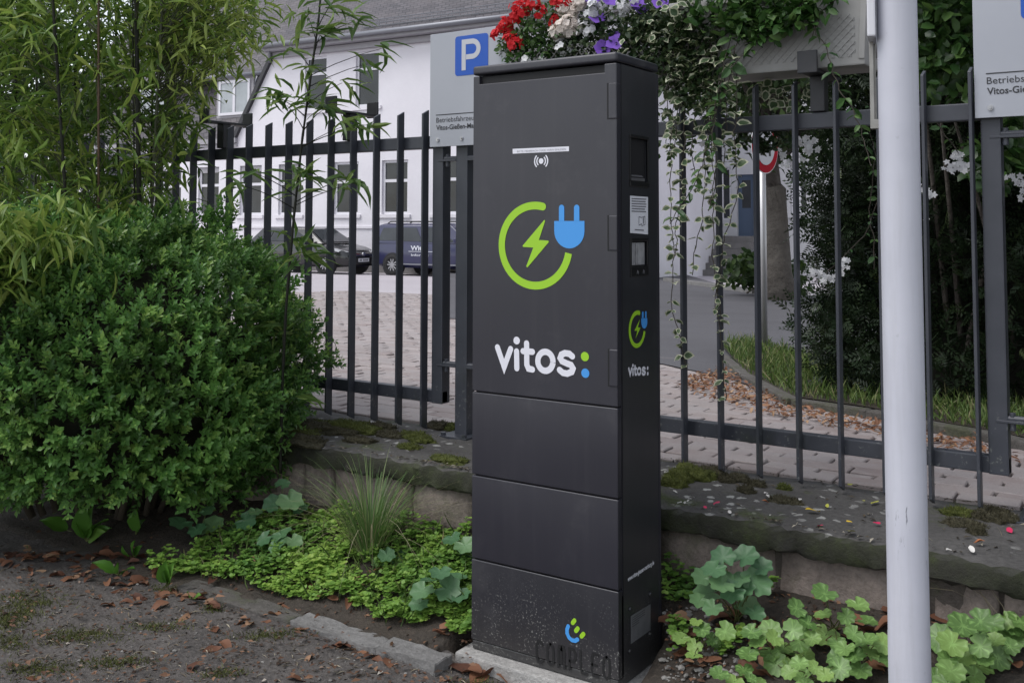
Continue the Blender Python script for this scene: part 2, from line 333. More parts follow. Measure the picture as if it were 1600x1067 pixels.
def paver_geo():
    a, b, h, bv = PL/2-G_/2, PW/2-G_/2, .012, .004
    V = [(-a, -b, -.01), (a, -b, -.01), (a, b, -.01), (-a, b, -.01), (-a, -b, h-bv), (a, -b, h-bv), (a, b, h-bv), (-a, b, h-bv), (-a+bv, -b+bv, h), (a-bv, -b+bv, h), (a-bv, b-bv, h), (-a+bv, b-bv, h)]
    F = [(8, 9, 10, 11)]+[(i, (i+1) % 4, 4+(i+1) % 4, 4+i) for i in range(4)]+[(4+i, 4+(i+1) % 4, 8+(i+1) % 4, 8+i) for i in range(4)]
    return V, F
pV, pF = paver_geo()
pm = bpy.data.meshes.new('paver'); pm.from_pydata(pV, [], pF); pm.materials.append(M_paver)
for dep, x, y in cand[:300]:
    o = link('paver', pm, pv); o.location = (x, y, zc(y)+rng.normal(0, .003)); o.rotation_euler = (rng.normal(0, .02), rng.normal(0, .012), rng.normal(0, .02))
rest = cand[300:]
V = np.array(pV)[None]+np.array([(x, y, zc(y)) for _, x, y in rest])[:, None, :]; V[:, :, 2] += rng.normal(0, .003, (len(rest), 1))
me = bpy.data.meshes.new('paver_field'); k = len(pV)
me.from_pydata([tuple(p) for p in V.reshape(-1, 3)], [], [tuple(i+q*k for i in f) for q in range(len(rest)) for f in pF]); me.materials.append(M_paver)
at = me.attributes.new('tint', 'FLOAT', 'POINT'); at.data.foreach_set('value', np.repeat(rng.rand(len(rest)).astype(np.float32), k))
tag(link('paver_field', me, pv), 'red brown brick pavers farther across the court', kind='stuff')
# asphalt drive on the right, its far kerb
rd = MB(); rdp = [(hg(u, v)[0], hg(u, v)[1]) for u, v in [(1000, 572), (1035, 573), (1140, 596), (1260, 640), (1700, 640), (1700, 500), (1250, 462), (1130, 447), (1030, 428), (700, 420), (700, 500), (1000, 520)]]
rd.add([(x, y, zc(y)+.022) for x, y in rdp], [tuple(range(len(rdp)))]); road = rd.build('road', M_asph); tag(road, kind='structure')
# ================================================================ LOW WALL
YW0, YW1, ZC1, ZC0 = .415, 1.04, .298, .219
wall = empty('stone_wall', (-.5, .7, -.1)); tag(wall, 'low stone wall with dark mossy concrete coping under the fence', 'wall')
mb = MB(); mb.box(-14, 9, .474, 1.02, -.3, ZC0+.006); mb.build('wall_core', concrete_mat('wall_mortar', (.07, .06, .052), (.14, .12, .105), .4, 0, .52), wall)
def slab(x0, x1):
    nx = max(3, int((x1-x0)/.025)); xs = lin(x0+.003, x1-.003, nx); prof = [(YW0+.012, ZC0), (YW0, ZC0+.014), (YW0+.001, ZC1-.016), (YW0+.010, ZC1-.004), (YW0+.05, ZC1), (YW0+.2, ZC1+.003), (YW0+.4, ZC1+.003), (YW1-.04, ZC1), (YW1, ZC1-.012), (YW1, ZC0)]
    V = []
    for x in xs:
        for (y, z) in prof:
            e = .006*fbm((x, y, z), 5)+.010*fbm((x, y, z), 26)+.005*fbm((x, y, z), 60); V.append((x, y+e*(1.4 if y < .45 else .3), z+e*(.5 if z > ZC1-.02 else .8)))
    n = len(prof); F = [(i*n+q, (i+1)*n+q, (i+1)*n+q+1, i*n+q+1) for i in range(nx-1) for q in range(n-1)]+[(i*n+n-1, (i+1)*n+n-1, (i+1)*n, i*n) for i in range(nx-1)]
    F += [tuple(range(n)), tuple(reversed(range((nx-1)*n, nx*n)))]
    m_ = MB(); m_.add(V, F); return m_.build('coping_slab', M_cop, wall, smooth=True, angle=R(50))
cuts = [-14, -9, -5.6, -3.4, -.72, 2.05, 4.5, 9]
for a, b in zip(cuts, cuts[1:]): slab(a, b)
def stone(x0, x1, z0, z1, y):
    b_ = bmesh.new(); bmesh.ops.create_cube(b_, size=1); bmesh.ops.subdivide_edges(b_, edges=b_.edges, cuts=5, use_grid_fill=True)
    sx, sz = x1-x0, z1-z0; cx, cz = (x0+x1)/2, (z0+z1)/2
    for v in b_.verts:
        c = v.co; r = Vector((c.x, c.y, c.z)); k = (abs(c.x)**22+abs(c.z)**22+abs(c.y)**22)**(1/22)*2; q = r/max(k, 1e-6)*max(abs(c.x), abs(c.y), abs(c.z))*2
        pnt = Vector((cx+q.x*sx*.985, y+.09+q.y*.18, cz+q.z*sz)); e = fbm(pnt, 6)*.026+fbm(pnt, 22)*.012; v.co = pnt+Vector((0, -1, 0))*e
    me = bpy.data.meshes.new('stone'); b_.to_mesh(me); b_.free(); me.polygons.foreach_set('use_smooth', [True]*len(me.polygons)); link('stone', me, wall, M_stone)
xs_ = [-4.2, -3.7, -3.3, -2.95, -2.5, -2.12, -1.70, -1.545, -1.12, -.84, -.46, -.10, .30, .745, .92, 1.3, 1.75, 2.2]
for a, b in zip(xs_, xs_[1:]): stone(a+.002, b-.002, -.16, ZC0+.002, .452+random.uniform(-.008, .012))
# moss cushions on the coping
def cushion(x, y, r, h, m, z=ZC1, name='moss_cushion'):
    b_ = bmesh.new(); bmesh.ops.create_icosphere(b_, subdivisions=4, radius=1); 
    for v in list(b_.verts):
        c = v.co.copy(); e = 1+.45*fbm((c.x*1.3+x*9, c.y*1.3+y*9, c.z), 1.6)+.16*fbm((c.x+x*5, c.y, c.z), 7); v.co = Vector((c.x*r*e, c.y*r*.62*e, max(c.z, -.25)*h*e))
    me = bpy.data.meshes.new(name); b_.to_mesh(me); b_.free(); me.polygons.foreach_set('use_smooth', [True]*len(me.polygons))
    o = link(name, me, None, m[0]); o.location = (x, y, z); vs_ = np.array([v.co for v in me.vertices]); vs_ = vs_[vs_[:, 2] > .1*h]; k = rng.randint(0, len(vs_), int(260+9000*r)); b = vs_[k]+rng.normal(0, .0015, (len(k), 3))
    d = norm(b/np.array([r, r*.62, h])*[.5, .5, .6]+rng.normal(0, .45, (len(k), 3))+[0, 0, .35]); f = link('moss_fuzz', leaf_mesh('moss_fuzz', b+np.array([x, y, z]), d, rdir(len(k)), rng.uniform(.004, .012, len(k)), .0022, T_NEEDLE), o, m[1]); f['kind'] = 'stuff'; return o
M_fuzz = leafmat('moss_fuzz', [(0, (.040, .052, .010)), (.6, (.09, .11, .02)), (1, (.17, .19, .045))], .9, .2); M_fuzzd = leafmat('moss_fuzz_dry', [(0, (.035, .032, .018)), (.6, (.07, .062, .034)), (1, (.13, .12, .07))], .9, .2)
for (u, v, r, h, mm) in [(1060, 752, .05, .018, 0), (1085, 748, .07, .022, 0), (1110, 744, .05, .016, 1), (1052, 760, .045, .014, 0), (1135, 755, .03, .012, 1), (1152, 753, .045, .014, 1), (1182, 760, .03, .01, 1), (1165, 770, .028, .012, 1),
                         (1225, 766, .022, .01, 0), (1228, 785, .05, .008, 1), (1530, 812, .028, .014, 1), (1552, 818, .03, .014, 1), (1500, 806, .05, .012, 0), (1525, 835, .022, .014, 1), (1555, 802, .04, .01, 1), (1575, 815, .035, .012, 1), (1505, 822, .05, .01, 1),
                         (505, 668, .10, .014, 0), (545, 668, .10, .016, 0), (575, 676, .08, .014, 0), (530, 678, .08, .012, 1), (480, 672, .12, .02, 1), (610, 682, .07, .012, 1), (645, 684, .07, .014, 0), (560, 690, .07, .01, 1), (690, 668, .06, .016, 1), (712, 672, .05, .016, 0), (640, 700, .05, .008, 0), (700, 720, .08, .008, 0), (660, 690, .06, .012, 0), (595, 670, .06, .014, 1), (470, 690, .12, .014, 1), (455, 680, .12, .02, 0)]:
    p = hz(u, v, ZC1); o = cushion(p[0], min(p[1], 1.0), r*1.1, h*1.9, ((M_moss, M_fuzz), (M_mossd, M_fuzzd))[mm])
    tag(o, 'green moss cushion on the dark wall coping' if mm == 0 else 'dry brown moss cushion on the dark wall coping', 'moss', 'green moss cushions on the coping' if mm == 0 else 'brown moss cushions on the coping')
# ================================================================ KERB AND FOOTING
kb = MB(); kb.box(-1.72, -.53, -.16, -.085, -.25, -.115); kerb = kb.build('kerb', M_mortar); tag(kerb, kind='structure')
def kstone(x0, x1, y0, y1, z0, z1, m=M_kerb):
    b_ = bmesh.new(); bmesh.ops.create_cube(b_, size=1); bmesh.ops.subdivide_edges(b_, edges=b_.edges, cuts=9, use_grid_fill=True); bmesh.ops.bevel(b_, geom=[e for e in b_.edges if e.calc_face_angle(0) > .5], offset=.012, segments=2, affect='EDGES')
    for v in b_.verts:
        c = v.co; pn = Vector(((x0+x1)/2+c.x*(x1-x0), (y0+y1)/2+c.y*(y1-y0), (z0+z1)/2+c.z*(z1-z0))); v.co = pn+Vector((.3, .6, .8))*(.007*fbm(pn, 12)+.004*fbm(pn, 45))
    me = bpy.data.meshes.new('kerb_stone'); b_.to_mesh(me); b_.free(); me.polygons.foreach_set('use_smooth', [True]*len(me.polygons)); me.set_sharp_from_angle(angle=R(45)); return link('kerb_stone', me, kerb, m)
kx = [-1.72, -1.14, -.76, -.525]
for i, (a, b) in enumerate(zip(kx, kx[1:])): kstone(a+.001, b-.001, -.168, -.082, -.24, (-.113, -.109, -.103)[i], (M_kerbd, M_kerb, M_kerb)[i])
ft = MB(); ft.box(-.545, .035, -.045, .31, -.28, -.112); foot = ft.build('footing', M_slab, bevel=.006); tag(foot, 'pale concrete footing slab under the charging column', 'footing')
# ================================================================ FENCE PANELS
def fence_mat():
    m, t, p = base_mat('fence_paint'); g = N(t, 'ShaderNodeNewGeometry'); pos = g.outputs['Position']; n = noise(t, 9, 6, .6, pos); n2 = noise(t, 55, 4, .7, pos)
    c = ramp(t, n.outputs[0], [(.3, (.040, .044, .056)), (.7, (.056, .060, .074))]).outputs[0]
    sx = N(t, 'ShaderNodeSeparateXYZ'); t.links.new(pos, sx.inputs[0]); lo = N(t, 'ShaderNodeMapRange'); lo.inputs[1].default_value = .75; lo.inputs[2].default_value = .35; t.links.new(sx.outputs[2], lo.inputs[0])
    sp = ramp(t, n2.outputs[0], [(.60, 0.0), (.66, .75)]); mu = N(t, 'ShaderNodeMath', operation='MULTIPLY'); t.links.new(sp.outputs[0], mu.inputs[0]); t.links.new(lo.outputs[0], mu.inputs[1])
    c = mix(t, mu.outputs[0], c, (.20, .21, .20)); n3 = noise(t, 5, 5, .7, pos); al = ramp(t, n3.outputs[0], [(.55, 0.0), (.7, .6)]); mv = N(t, 'ShaderNodeMath', operation='MULTIPLY'); t.links.new(al.outputs[0], mv.inputs[0]); t.links.new(lo.outputs[0], mv.inputs[1])
    c = mix(t, mv.outputs[0], c, (.035, .042, .03)); t.links.new(c, p.inputs['Base Color']); p.inputs['Roughness'].default_value = .42; bump(t, p, n2.outputs[0], .06, .002); return m
M_fence = fence_mat()
M_iron = plain('dark_iron', (.018, .019, .023), .5, c2=(.028, .028, .032), scale=20)
RY0, RY1 = .905, .945
def bar_mesh():
    V = []
    for x in (-.005, .005):
        V += [(x, -.021, .02), (x, .021, 0), (x, .021, 1.402), (x, -.021, 1.382)]
    m_ = MB(); m_.add(V, [(0, 1, 2, 3), (7, 6, 5, 4), (0, 4, 5, 1), (1, 5, 6, 2), (2, 6, 7, 3), (3, 7, 4, 0)]); o = m_.build('bar', M_fence, bevel=.0012, seg=1); me = o.data; bpy.data.objects.remove(o); return me
BAR = bar_mesh()
def panel(x0, x1, bars, label, post_l=False, post_r=False, plh=1.60):
    root = empty('railing', ((x0+x1)/2, .92, .309)); tag(root, label, 'fence', 'steel fence panels on the wall')
    for z0, z1 in ((.427, .481), (1.539, 1.595)):
        mb = MB(); mb.box(x0, x1, RY0, RY1, z0, z1); mb.build('rail', M_fence, root, bevel=.004)
    for x in bars:
        o = link('bar', BAR, root); o.location = (x-.005, .884, .309)
    for on, xa in ((post_l, x0), (post_r, x1-.058)):
        if on:
            mb = MB(); mb.box(xa, xa+.058, RY0-.003, RY0+.055, .425, plh); mb.build('end_tube', M_fence, root, bevel=.004)
    return root
bl = [-1.417-.1425*k for k in range(14)]
panL = panel(-3.6, -1.336, bl, 'grey steel bar fence panel partly behind the box bush', post_r=True, plh=1.62)
br = [-.186+.1425*k for k in range(8)]+[-.186-.1425*k for k in range(1, 6)]
panR = panel(-1.09, .888, br, 'grey steel bar fence panel with flower boxes above its top rail', post_l=True, post_r=True, plh=1.62)
panF = panel(-6.2, -3.72, [-3.80-.1425*k for k in range(17)], 'far grey steel bar fence panel hidden behind bamboo leaves', post_r=True)
panQ = panel(1.075, 3.4, [1.2+.1425*k for k in range(15)], 'grey steel bar fence panel beyond the cropped parking sign', post_l=True)
def post(x, label, top=1.66):
    root = empty('fence_post', (x, .935, ZC1)); tag(root, label, 'post', 'steel posts bolted to the wall')
    mb = MB(); mb.box(x-.031, x+.031, RY0-.002, RY0+.06, ZC1+.006, top); mb.build('tube', M_fence, root, bevel=.004)
    mb = MB(); mb.box(x-.075, x+.075, .84, 1.02, ZC1-.004, ZC1+.010); bp = mb.build('base_plate', M_fence, root, bevel=.002)
    for dx in (-.055, .055):
        for yy in (.855, 1.0):
            mb = MB(); mb.tube([(x+dx, yy, ZC1+.008), (x+dx, yy, ZC1+.022)], .011, 6); mb.build('bolt', M_fence, bp)
    for s in (-1, 1):
        for z in (1.49, .60):
            if x > 0 and s > 0: continue
            mb = MB(); mb.tube([(x+s*.10, .915, z), (x+s*.02, .915, z)], .012, 8); mb.tube([(x+s*.085, .915, z-.035), (x+s*.085, .915, z+.02)], .010, 8); mb.box(min(x+s*.03, x+s*.13), max(x+s*.03, x+s*.13), .9, .93, z-.012, z-.004); mb.build('hinge', M_fence, root, bevel=.001, seg=1)
    return root
post(-1.235, 'grey steel fence post with base plate under the parking sign left of the column')
post(.985, 'grey steel fence post holding the cropped parking sign'); post(-3.66, 'grey steel fence post hidden in the bamboo')
# cradles that carry flower boxes
def cradle(x, label):
    root = empty('box_cradle', (x, .93, 1.59)); tag(root, label, 'bracket', 'flower box cradles on the fence')
    mb = MB(); mb.box(x-.025, x+.025, .895, .945, 1.597, 1.722); mb.build('stem', M_iron, root, bevel=.003)
    mb = MB(); mb.box(x-.03, x+.03, .795, 1.075, 1.722, 1.734); mb.build('cross_bar', M_iron, root, bevel=.002)
    for y in (.786, 1.072):
        mb = MB(); mb.box(x-.034, x+.034, y, y+.012, 1.718, 1.795); mb.build('end_stop', M_iron, root, bevel=.003)
    return root
xb = [hy(517, 165, .79)[0], hy(319, 174, .79)[0]]
cradle(xb[0], 'empty iron flower box cradle on the fence beside the box bush'); cradle(xb[1], 'empty iron flower box cradle beside the bamboo')
cradle(.312, 'iron cradle holding the pale grey flower box'); cradle(-.62, 'iron cradle behind the charging column under the geraniums')
# ================================================================ PARKING SIGNS
M_sign = plain('sign_grey', (.36, .375, .42), .38, c2=(.39, .405, .45), scale=3); M_blue = plain('sign_blue', (.012, .085, .43), .35); M_signtxt = plain('sign_text', (.03, .03, .035), .5)
M_bolt = plain('zinc', (.5, .5, .52), .3, .9); M_pale = plain('sign_pale', (.50, .51, .55), .4)
def park_sign(x0, label):
    """x0: left edge; sheet faces -Y"""
    y = .880; z0, z1, wd = 1.542, 2.042, .50; root = empty('parking_sign', (x0+wd/2, y, z0)); tag(root, label, 'sign', 'parking signs on the fence posts')
    mb = MB(); mb.box(x0, x0+wd, y, y+.004, z0, z1); mb.build('sheet', M_sign, root, bevel=.001, seg=1)
    nr = (0, -1, 0); q = y-.0012
    def rr(cx0, cx1, cz0, cz1, r, yy):
        P = []
        for (cx, cz, a0) in ((cx1-r, cz1-r, 0), (cx0+r, cz1-r, 90), (cx0+r, cz0+r, 180), (cx1-r, cz0+r, 270)):
            P += [(cx+r*math.cos(R(a0+a)), yy, cz+r*math.sin(R(a0+a))) for a in (0, 22, 45, 67, 90)]
        return P
    mb = MB(); P = rr(x0+.139, x0+.315, 1.845, 2.018, .014, q); mb.add(P, [tuple(range(len(P)))]); sq = mb.build('blue_square', M_blue, root)
    mb = MB(); cx, cz = x0+.232, 1.957; q2 = q-.001; r_ = .033
    pth = [(x0+.186, q2, 1.867), (x0+.186, q2, 1.990), (cx, q2, 1.990)]+[(cx+r_*math.sin(a), q2, cz+r_*math.cos(a)) for a in np.linspace(.2, math.pi, 12)]+[(x0+.1985, q2, 1.924)]
    ribbon(mb, pth, .022, nr, False, False); mb.build('letter_p', M_pale, sq)
    mb = MB(); mb.add([(x0+.035, q, 1.680), (x0+.46, q, 1.680), (x0+.46, q, 1.6835), (x0+.035, q, 1.6835)], [(0, 1, 2, 3)]); mb.build('rule', M_signtxt, root)
    put_text('lettering', 'Betriebsfahrzeuge', M_signtxt, root, (x0+.037, q, 1.6485), (x0+.272, q, 1.6485), .0215, nr)
    put_text('lettering', 'Vitos-Gießen-Marburg', M_signtxt, root, (x0+.037, q, 1.6155), (x0+.305, q, 1.6155), .0215, nr, .018)
    for bx in (.046, .177, .45):
        mb = MB(); mb.tube([(x0+bx, y+.001, 1.573), (x0+bx, y-.004, 1.573)], .009, 12); mb.tube([(x0+bx, y-.003, 1.573), (x0+bx, y-.009, 1.573)], .005, 6); mb.build('bolt', M_bolt, root)
park_sign(-1.394, 'grey parking sign with blue square just behind the charging column')
park_sign(.818, 'grey parking sign beyond the pale round pole')
# ================================================================ PALE ROUND POLE
M_pole = plain('pole_paint', (.46, .465, .52), .42, c2=(.50, .505, .56), scale=3, bs=.05, bscale=50)
pp = hd(1413, 620, 2.35); PR = .0465
pole = empty('sign_pole', (pp[0], pp[1], -.15)); tag(pole, 'pale grey round steel pole rising beside the leafy bed', 'pole')
def pole_mat():
    m, t, p = base_mat('pole_grey'); g = N(t, 'ShaderNodeNewGeometry'); pos = g.outputs['Position']; n = noise(t, 6, 5, .6, pos)
    c = ramp(t, n.outputs[0], [(.3, (.42, .425, .48)), (.7, (.47, .475, .53))]).outputs[0]
    sc_ = N(t, 'ShaderNodeMapping'); sc_.inputs['Scale'].default_value = (60, 60, 7); t.links.new(pos, sc_.inputs[0]); n2 = noise(t, 1, 5, .7, sc_.outputs[0])
    sx = N(t, 'ShaderNodeSeparateXYZ'); t.links.new(pos, sx.inputs[0]); b1 = N(t, 'ShaderNodeMapRange'); b1.inputs[1].default_value = .40; b1.inputs[2].default_value = .46; t.links.new(sx.outputs[2], b1.inputs[0])
    b2 = N(t, 'ShaderNodeMapRange'); b2.inputs[1].default_value = .60; b2.inputs[2].default_value = .56; t.links.new(sx.outputs[2], b2.inputs[0])
    mu = N(t, 'ShaderNodeMath', operation='MULTIPLY'); t.links.new(b1.outputs[0], mu.inputs[0]); t.links.new(b2.outputs[0], mu.inputs[1]); s = ramp(t, n2.outputs[0], [(.63, 0.0), (.66, .8)]); mw = N(t, 'ShaderNodeMath', operation='MULTIPLY'); t.links.new(mu.outputs[0], mw.inputs[0]); t.links.new(s.outputs[0], mw.inputs[1])
    c = mix(t, mw.outputs[0], c, (.12, .12, .14)); gm = N(t, 'ShaderNodeMapping'); gm.inputs['Scale'].default_value = (22, 22, 1.6); t.links.new(pos, gm.inputs[0]); n5 = noise(t, 1, 6, .65, gm.outputs[0]); c = mix(t, ramp(t, n5.outputs[0], [(.5, 0.0), (.78, .4)]).outputs[0], c, (.27, .265, .27)); n3 = noise(t, 45, 4, .7, pos); c = mix(t, ramp(t, n3.outputs[0], [(.68, 0.0), (.74, .35)]).outputs[0], c, (.3, .3, .32))
    t.links.new(c, p.inputs['Base Color']); p.inputs['Roughness'].default_value = .45; bump(t, p, n.outputs[0], .04, .004); return m
mb = MB(); mb.tube([(pp[0], pp[1], -.3), (pp[0], pp[1], .262), (pp[0], pp[1], .264), (pp[0], pp[1], 3.2)], [PR, PR, PR*.985, PR*.97], 40); mb.build('tube', pole_mat(), pole, smooth=True, angle=R(40))
vd = np.array([pp[0]-CAM[0], pp[1]-CAM[1]]); vd /= np.linalg.norm(vd); sd_ = np.array([vd[1], -vd[0]])    # along and across the sight line
M_wht = plain('white_enamel', (.62, .62, .66), .35); M_alu = plain('aluminium', (.35, .34, .32), .4, .6, c2=(.25, .24, .22), scale=20)
def obox(mb, a0, a1, b0, b1, z0, z1):      # a along the sight line, b across, from the pole's axis
    mb.hexa([(pp[0]+vd[0]*a+sd_[0]*b, pp[1]+vd[1]*a+sd_[1]*b, z) for z in (z0, z1) for b in (b0, b1) for a in (a0, a1)])
zt = hd(1359, 58, 2.38)[2]
mb = MB(); obox(mb, -.05, .30, -PR-.020, -PR-.001, zt, zt+.55); mb.build('sign_plate', M_wht, pole, bevel=.004)
mb = MB(); obox(mb, .03, .05, -PR-.018, -PR-.008, zt-.20, zt+.2); obox(mb, .06, .072, -PR-.012, -PR-.004, zt-.19, zt+.2); mb.build('mounting_rail', M_alu, pole, bevel=.001, seg=1)
mb = MB(); obox(mb, .02, .05, -PR-.018, -PR+.004, zt-.212, zt-.190); mb.build('clamp', M_alu, pole)
# ================================================================ CHARGING COLUMN
Wc, Dc, ZB, ZL0, ZL1 = .5157, .2762, -.109, 1.6778, 1.7065; S1, S2, S3 = .679, .4212, .1648
def cab_mat(name, c, speck=0.0, rough=.40):
    m, t, p = base_mat(name); g = N(t, 'ShaderNodeNewGeometry'); pos = g.outputs['Position']; n = noise(t, 3, 5, .6, pos); col = ramp(t, n.outputs[0], [(.3, c), (.7, [x*1.18 for x in c])]).outputs[0]
    sm = noise(t, 1.3, 4, .55, pos); r_ = N(t, 'ShaderNodeMapRange'); r_.inputs[1].default_value = .3; r_.inputs[2].default_value = .7; r_.inputs[3].default_value = rough-.08; r_.inputs[4].default_value = rough+.10; t.links.new(sm.outputs[0], r_.inputs[0]); t.links.new(r_.outputs[0], p.inputs['Roughness'])
    if speck:
        sx = N(t, 'ShaderNodeSeparateXYZ'); t.links.new(pos, sx.inputs[0]); lo = N(t, 'ShaderNodeMapRange'); lo.inputs[1].default_value = .16; lo.inputs[2].default_value = -.02; t.links.new(sx.outputs[2], lo.inputs[0])
        n2 = noise(t, 150, 3, .65, pos); n3 = noise(t, 9, 4, .6, pos); s = ramp(t, n2.outputs[0], [(.58, 0.0), (.64, 1.0)]); q = ramp(t, n3.outputs[0], [(.42, 0.0), (.62, 1.0)])
        m1 = N(t, 'ShaderNodeMath', operation='MULTIPLY'); m2 = N(t, 'ShaderNodeMath', operation='MULTIPLY'); m3 = N(t, 'ShaderNodeMath', operation='MULTIPLY'); m3.inputs[1].default_value = speck
        t.links.new(s.outputs[0], m1.inputs[0]); t.links.new(q.outputs[0], m1.inputs[1]); t.links.new(m1.outputs[0], m2.inputs[0]); t.links.new(lo.outputs[0], m2.inputs[1]); t.links.new(m2.outputs[0], m3.inputs[0]); col = mix(t, m3.outputs[0], col, (.34, .34, .32))
        n5 = noise(t, 12, 5, .7, pos); lo2 = N(t, 'ShaderNodeMapRange'); lo2.inputs[1].default_value = .06; lo2.inputs[2].default_value = -.11; lo2.inputs[4].default_value = .55; t.links.new(sx.outputs[2], lo2.inputs[0]); m4 = N(t, 'ShaderNodeMath', operation='MULTIPLY'); t.links.new(lo2.outputs[0], m4.inputs[0]); t.links.new(n5.outputs[0], m4.inputs[1]); col = mix(t, m4.outputs[0], col, (.07, .062, .05))
    mpn = N(t, 'ShaderNodeMapping'); mpn.inputs['Scale'].default_value = (26, 26, 1.3); t.links.new(pos, mpn.inputs[0]); n8 = noise(t, 1, 5, .65, mpn.outputs[0]); col = mix(t, ramp(t, n8.outputs[0], [(.52, 0.0), (.78, .09)]).outputs[0], col, (.11, .105, .11))
    n9 = noise(t, 5.5, 6, .7, pos); col = mix(t, ramp(t, n9.outputs[0], [(.55, 0.0), (.75, .16)]).outputs[0], col, (.14, .135, .14))
    n4 = noise(t, 60, 3, .6, pos); s2 = ramp(t, n4.outputs[0], [(.76, 0.0), (.79, .35)]); col = mix(t, s2.outputs[0], col, (.25, .25, .26))
    n6 = noise(t, 420, 2, .5, pos); bump(t, p, n6.outputs[0], .10, .0008)
    t.links.new(col, p.inputs['Base Color']); p.inputs['Specular IOR Level'].default_value = .62; return m
M_cab = cab_mat('cabinet_grey', (.019, .0185, .0265), 0, .36); M_cabl = cab_mat('cabinet_grey_low', (.016, .016, .0215), .9, .38); M_side = cab_mat('cabinet_side', (.022, .023, .027), .6, .36)
M_gap = plain('gap_black', (.004, .004, .005), .7); M_white = plain('decal_white', (.70, .70, .76), .5); M_green = plain('decal_green', (.30, .56, .022), .5); M_blu = plain('decal_blue', (.055, .29, .70), .5); M_ink = plain('decal_ink', (.30, .30, .33), .6)
cab = empty('charging_column', (-Wc/2, Dc/2, ZB)); tag(cab, 'tall dark grey charging column with green and blue plug logo', 'charging column')
mb = MB(); mb.box(-Wc+.006, -.008, .012, Dc-.004, ZB+.02, ZL0-.004); mb.build('housing', M_gap, cab, bevel=.004)
mb = MB(); mb.box(-Wc+.003, -.003, .003, Dc-.003, ZB, -.083); mb.build('plinth', M_side, cab, bevel=.003)
g = .0022
def fpanel(name, z0, z1, m, extra=None):
    mb = MB(); mb.box(-Wc, -.0005, 0, .024, z0+g, z1-g); return mb.build(name, m, cab, bevel=.0032, seg=3, smooth=True, angle=R(60))
fpanel('lower_panel', -.083, S3, M_cabl); fpanel('lower_panel', S3, S2, M_cab); fpanel('lower_panel', S2, S1, M_cab)
dz = ZL0-.030; mb = MB(); mb.prism([(-Wc, 0, S1+g), (-.0005, 0, S1+g), (-.0005, 0, ZL0-.004), (-.040, 0, ZL0-.004), (-.040, 0, dz), (-Wc+.024, 0, dz), (-Wc+.024, 0, ZL0-.004), (-Wc, 0, ZL0-.004)], (0, .024, 0)); door = mb.build('door', M_cab, cab, bevel=.0028, seg=2)
mb = MB(); mb.box(-Wc-.001, .002, -.003, Dc+.002, ZL0, ZL1); lid = mb.build('lid', M_cab, cab, bevel=.009, seg=4, smooth=True, angle=R(60))
for v0, v1 in ((130, 186), (337, 392), (546, 604)):
    za, zb_ = hy(959, v1, 0)[2], hy(959, v0, 0)[2]
    mb = MB(); mb.box(-.026, .0012, -.0035, .020, za, zb_); h = mb.build('hinge_cover', M_cab, cab, bevel=.0035, seg=3); mb = MB(); mb.box(-.0315, -.0262, -.0006, .004, za-.001, zb_+.001); mb.build('shadow_gap_strip', M_gap, h)  # black strip painted in for the shadow gap beside each hinge cover
# left side and back panels
mb = MB(); mb.box(-Wc, -Wc+.006, .025, Dc, ZB+.026, ZL0-.004); mb.build('side_panel', M_side, cab); mb = MB(); mb.box(-Wc+.007, -.008, Dc-.004, Dc+.0, ZB+.026, ZL0-.004); mb.build('back_panel', M_side, cab)
# right side panel with the two recesses
def sp(u, v): q = hx(u, v, 0.0); return (q[1], q[2])
def srect(u0, v0, u1, v1):
    a = sp(u0, (v0+v0)/2); b = sp(u1, v1); return (a[0], b[0], b[1], a[1])
H1 = (sp(985, 250)[0], sp(1011, 250)[0], sp(998, 284)[1], sp(998, 217)[1]); H2 = (sp(986, 395)[0], sp(1010, 395)[0], sp(998, 416)[1], sp(998, 377)[1])
mb = MB(); holed_wall(mb, (0, 0, 0), (0, 1, 0), (0, 0, 1), (.030, Dc-.002, ZB+.026, ZL0-.004), [H1, H2], .045, (-1, 0, 0)); sidep = mb.build('side_panel', M_side, cab)
mb = MB(); mb.box(-.022, -.0005, .0265, .0285, S3-.02, ZL0-.004); mb.box(-.016, .0012, Dc-.012, Dc+.001, ZB+.03, ZL0-.006); mb.build('edge_trim', M_cab, cab, bevel=.0005, seg=1)
M_sock = plain('socket_black', (.008, .008, .009), .35); M_clear = plain('socket_grey', (.38, .38, .39), .25, c2=(.22, .22, .23), scale=30)
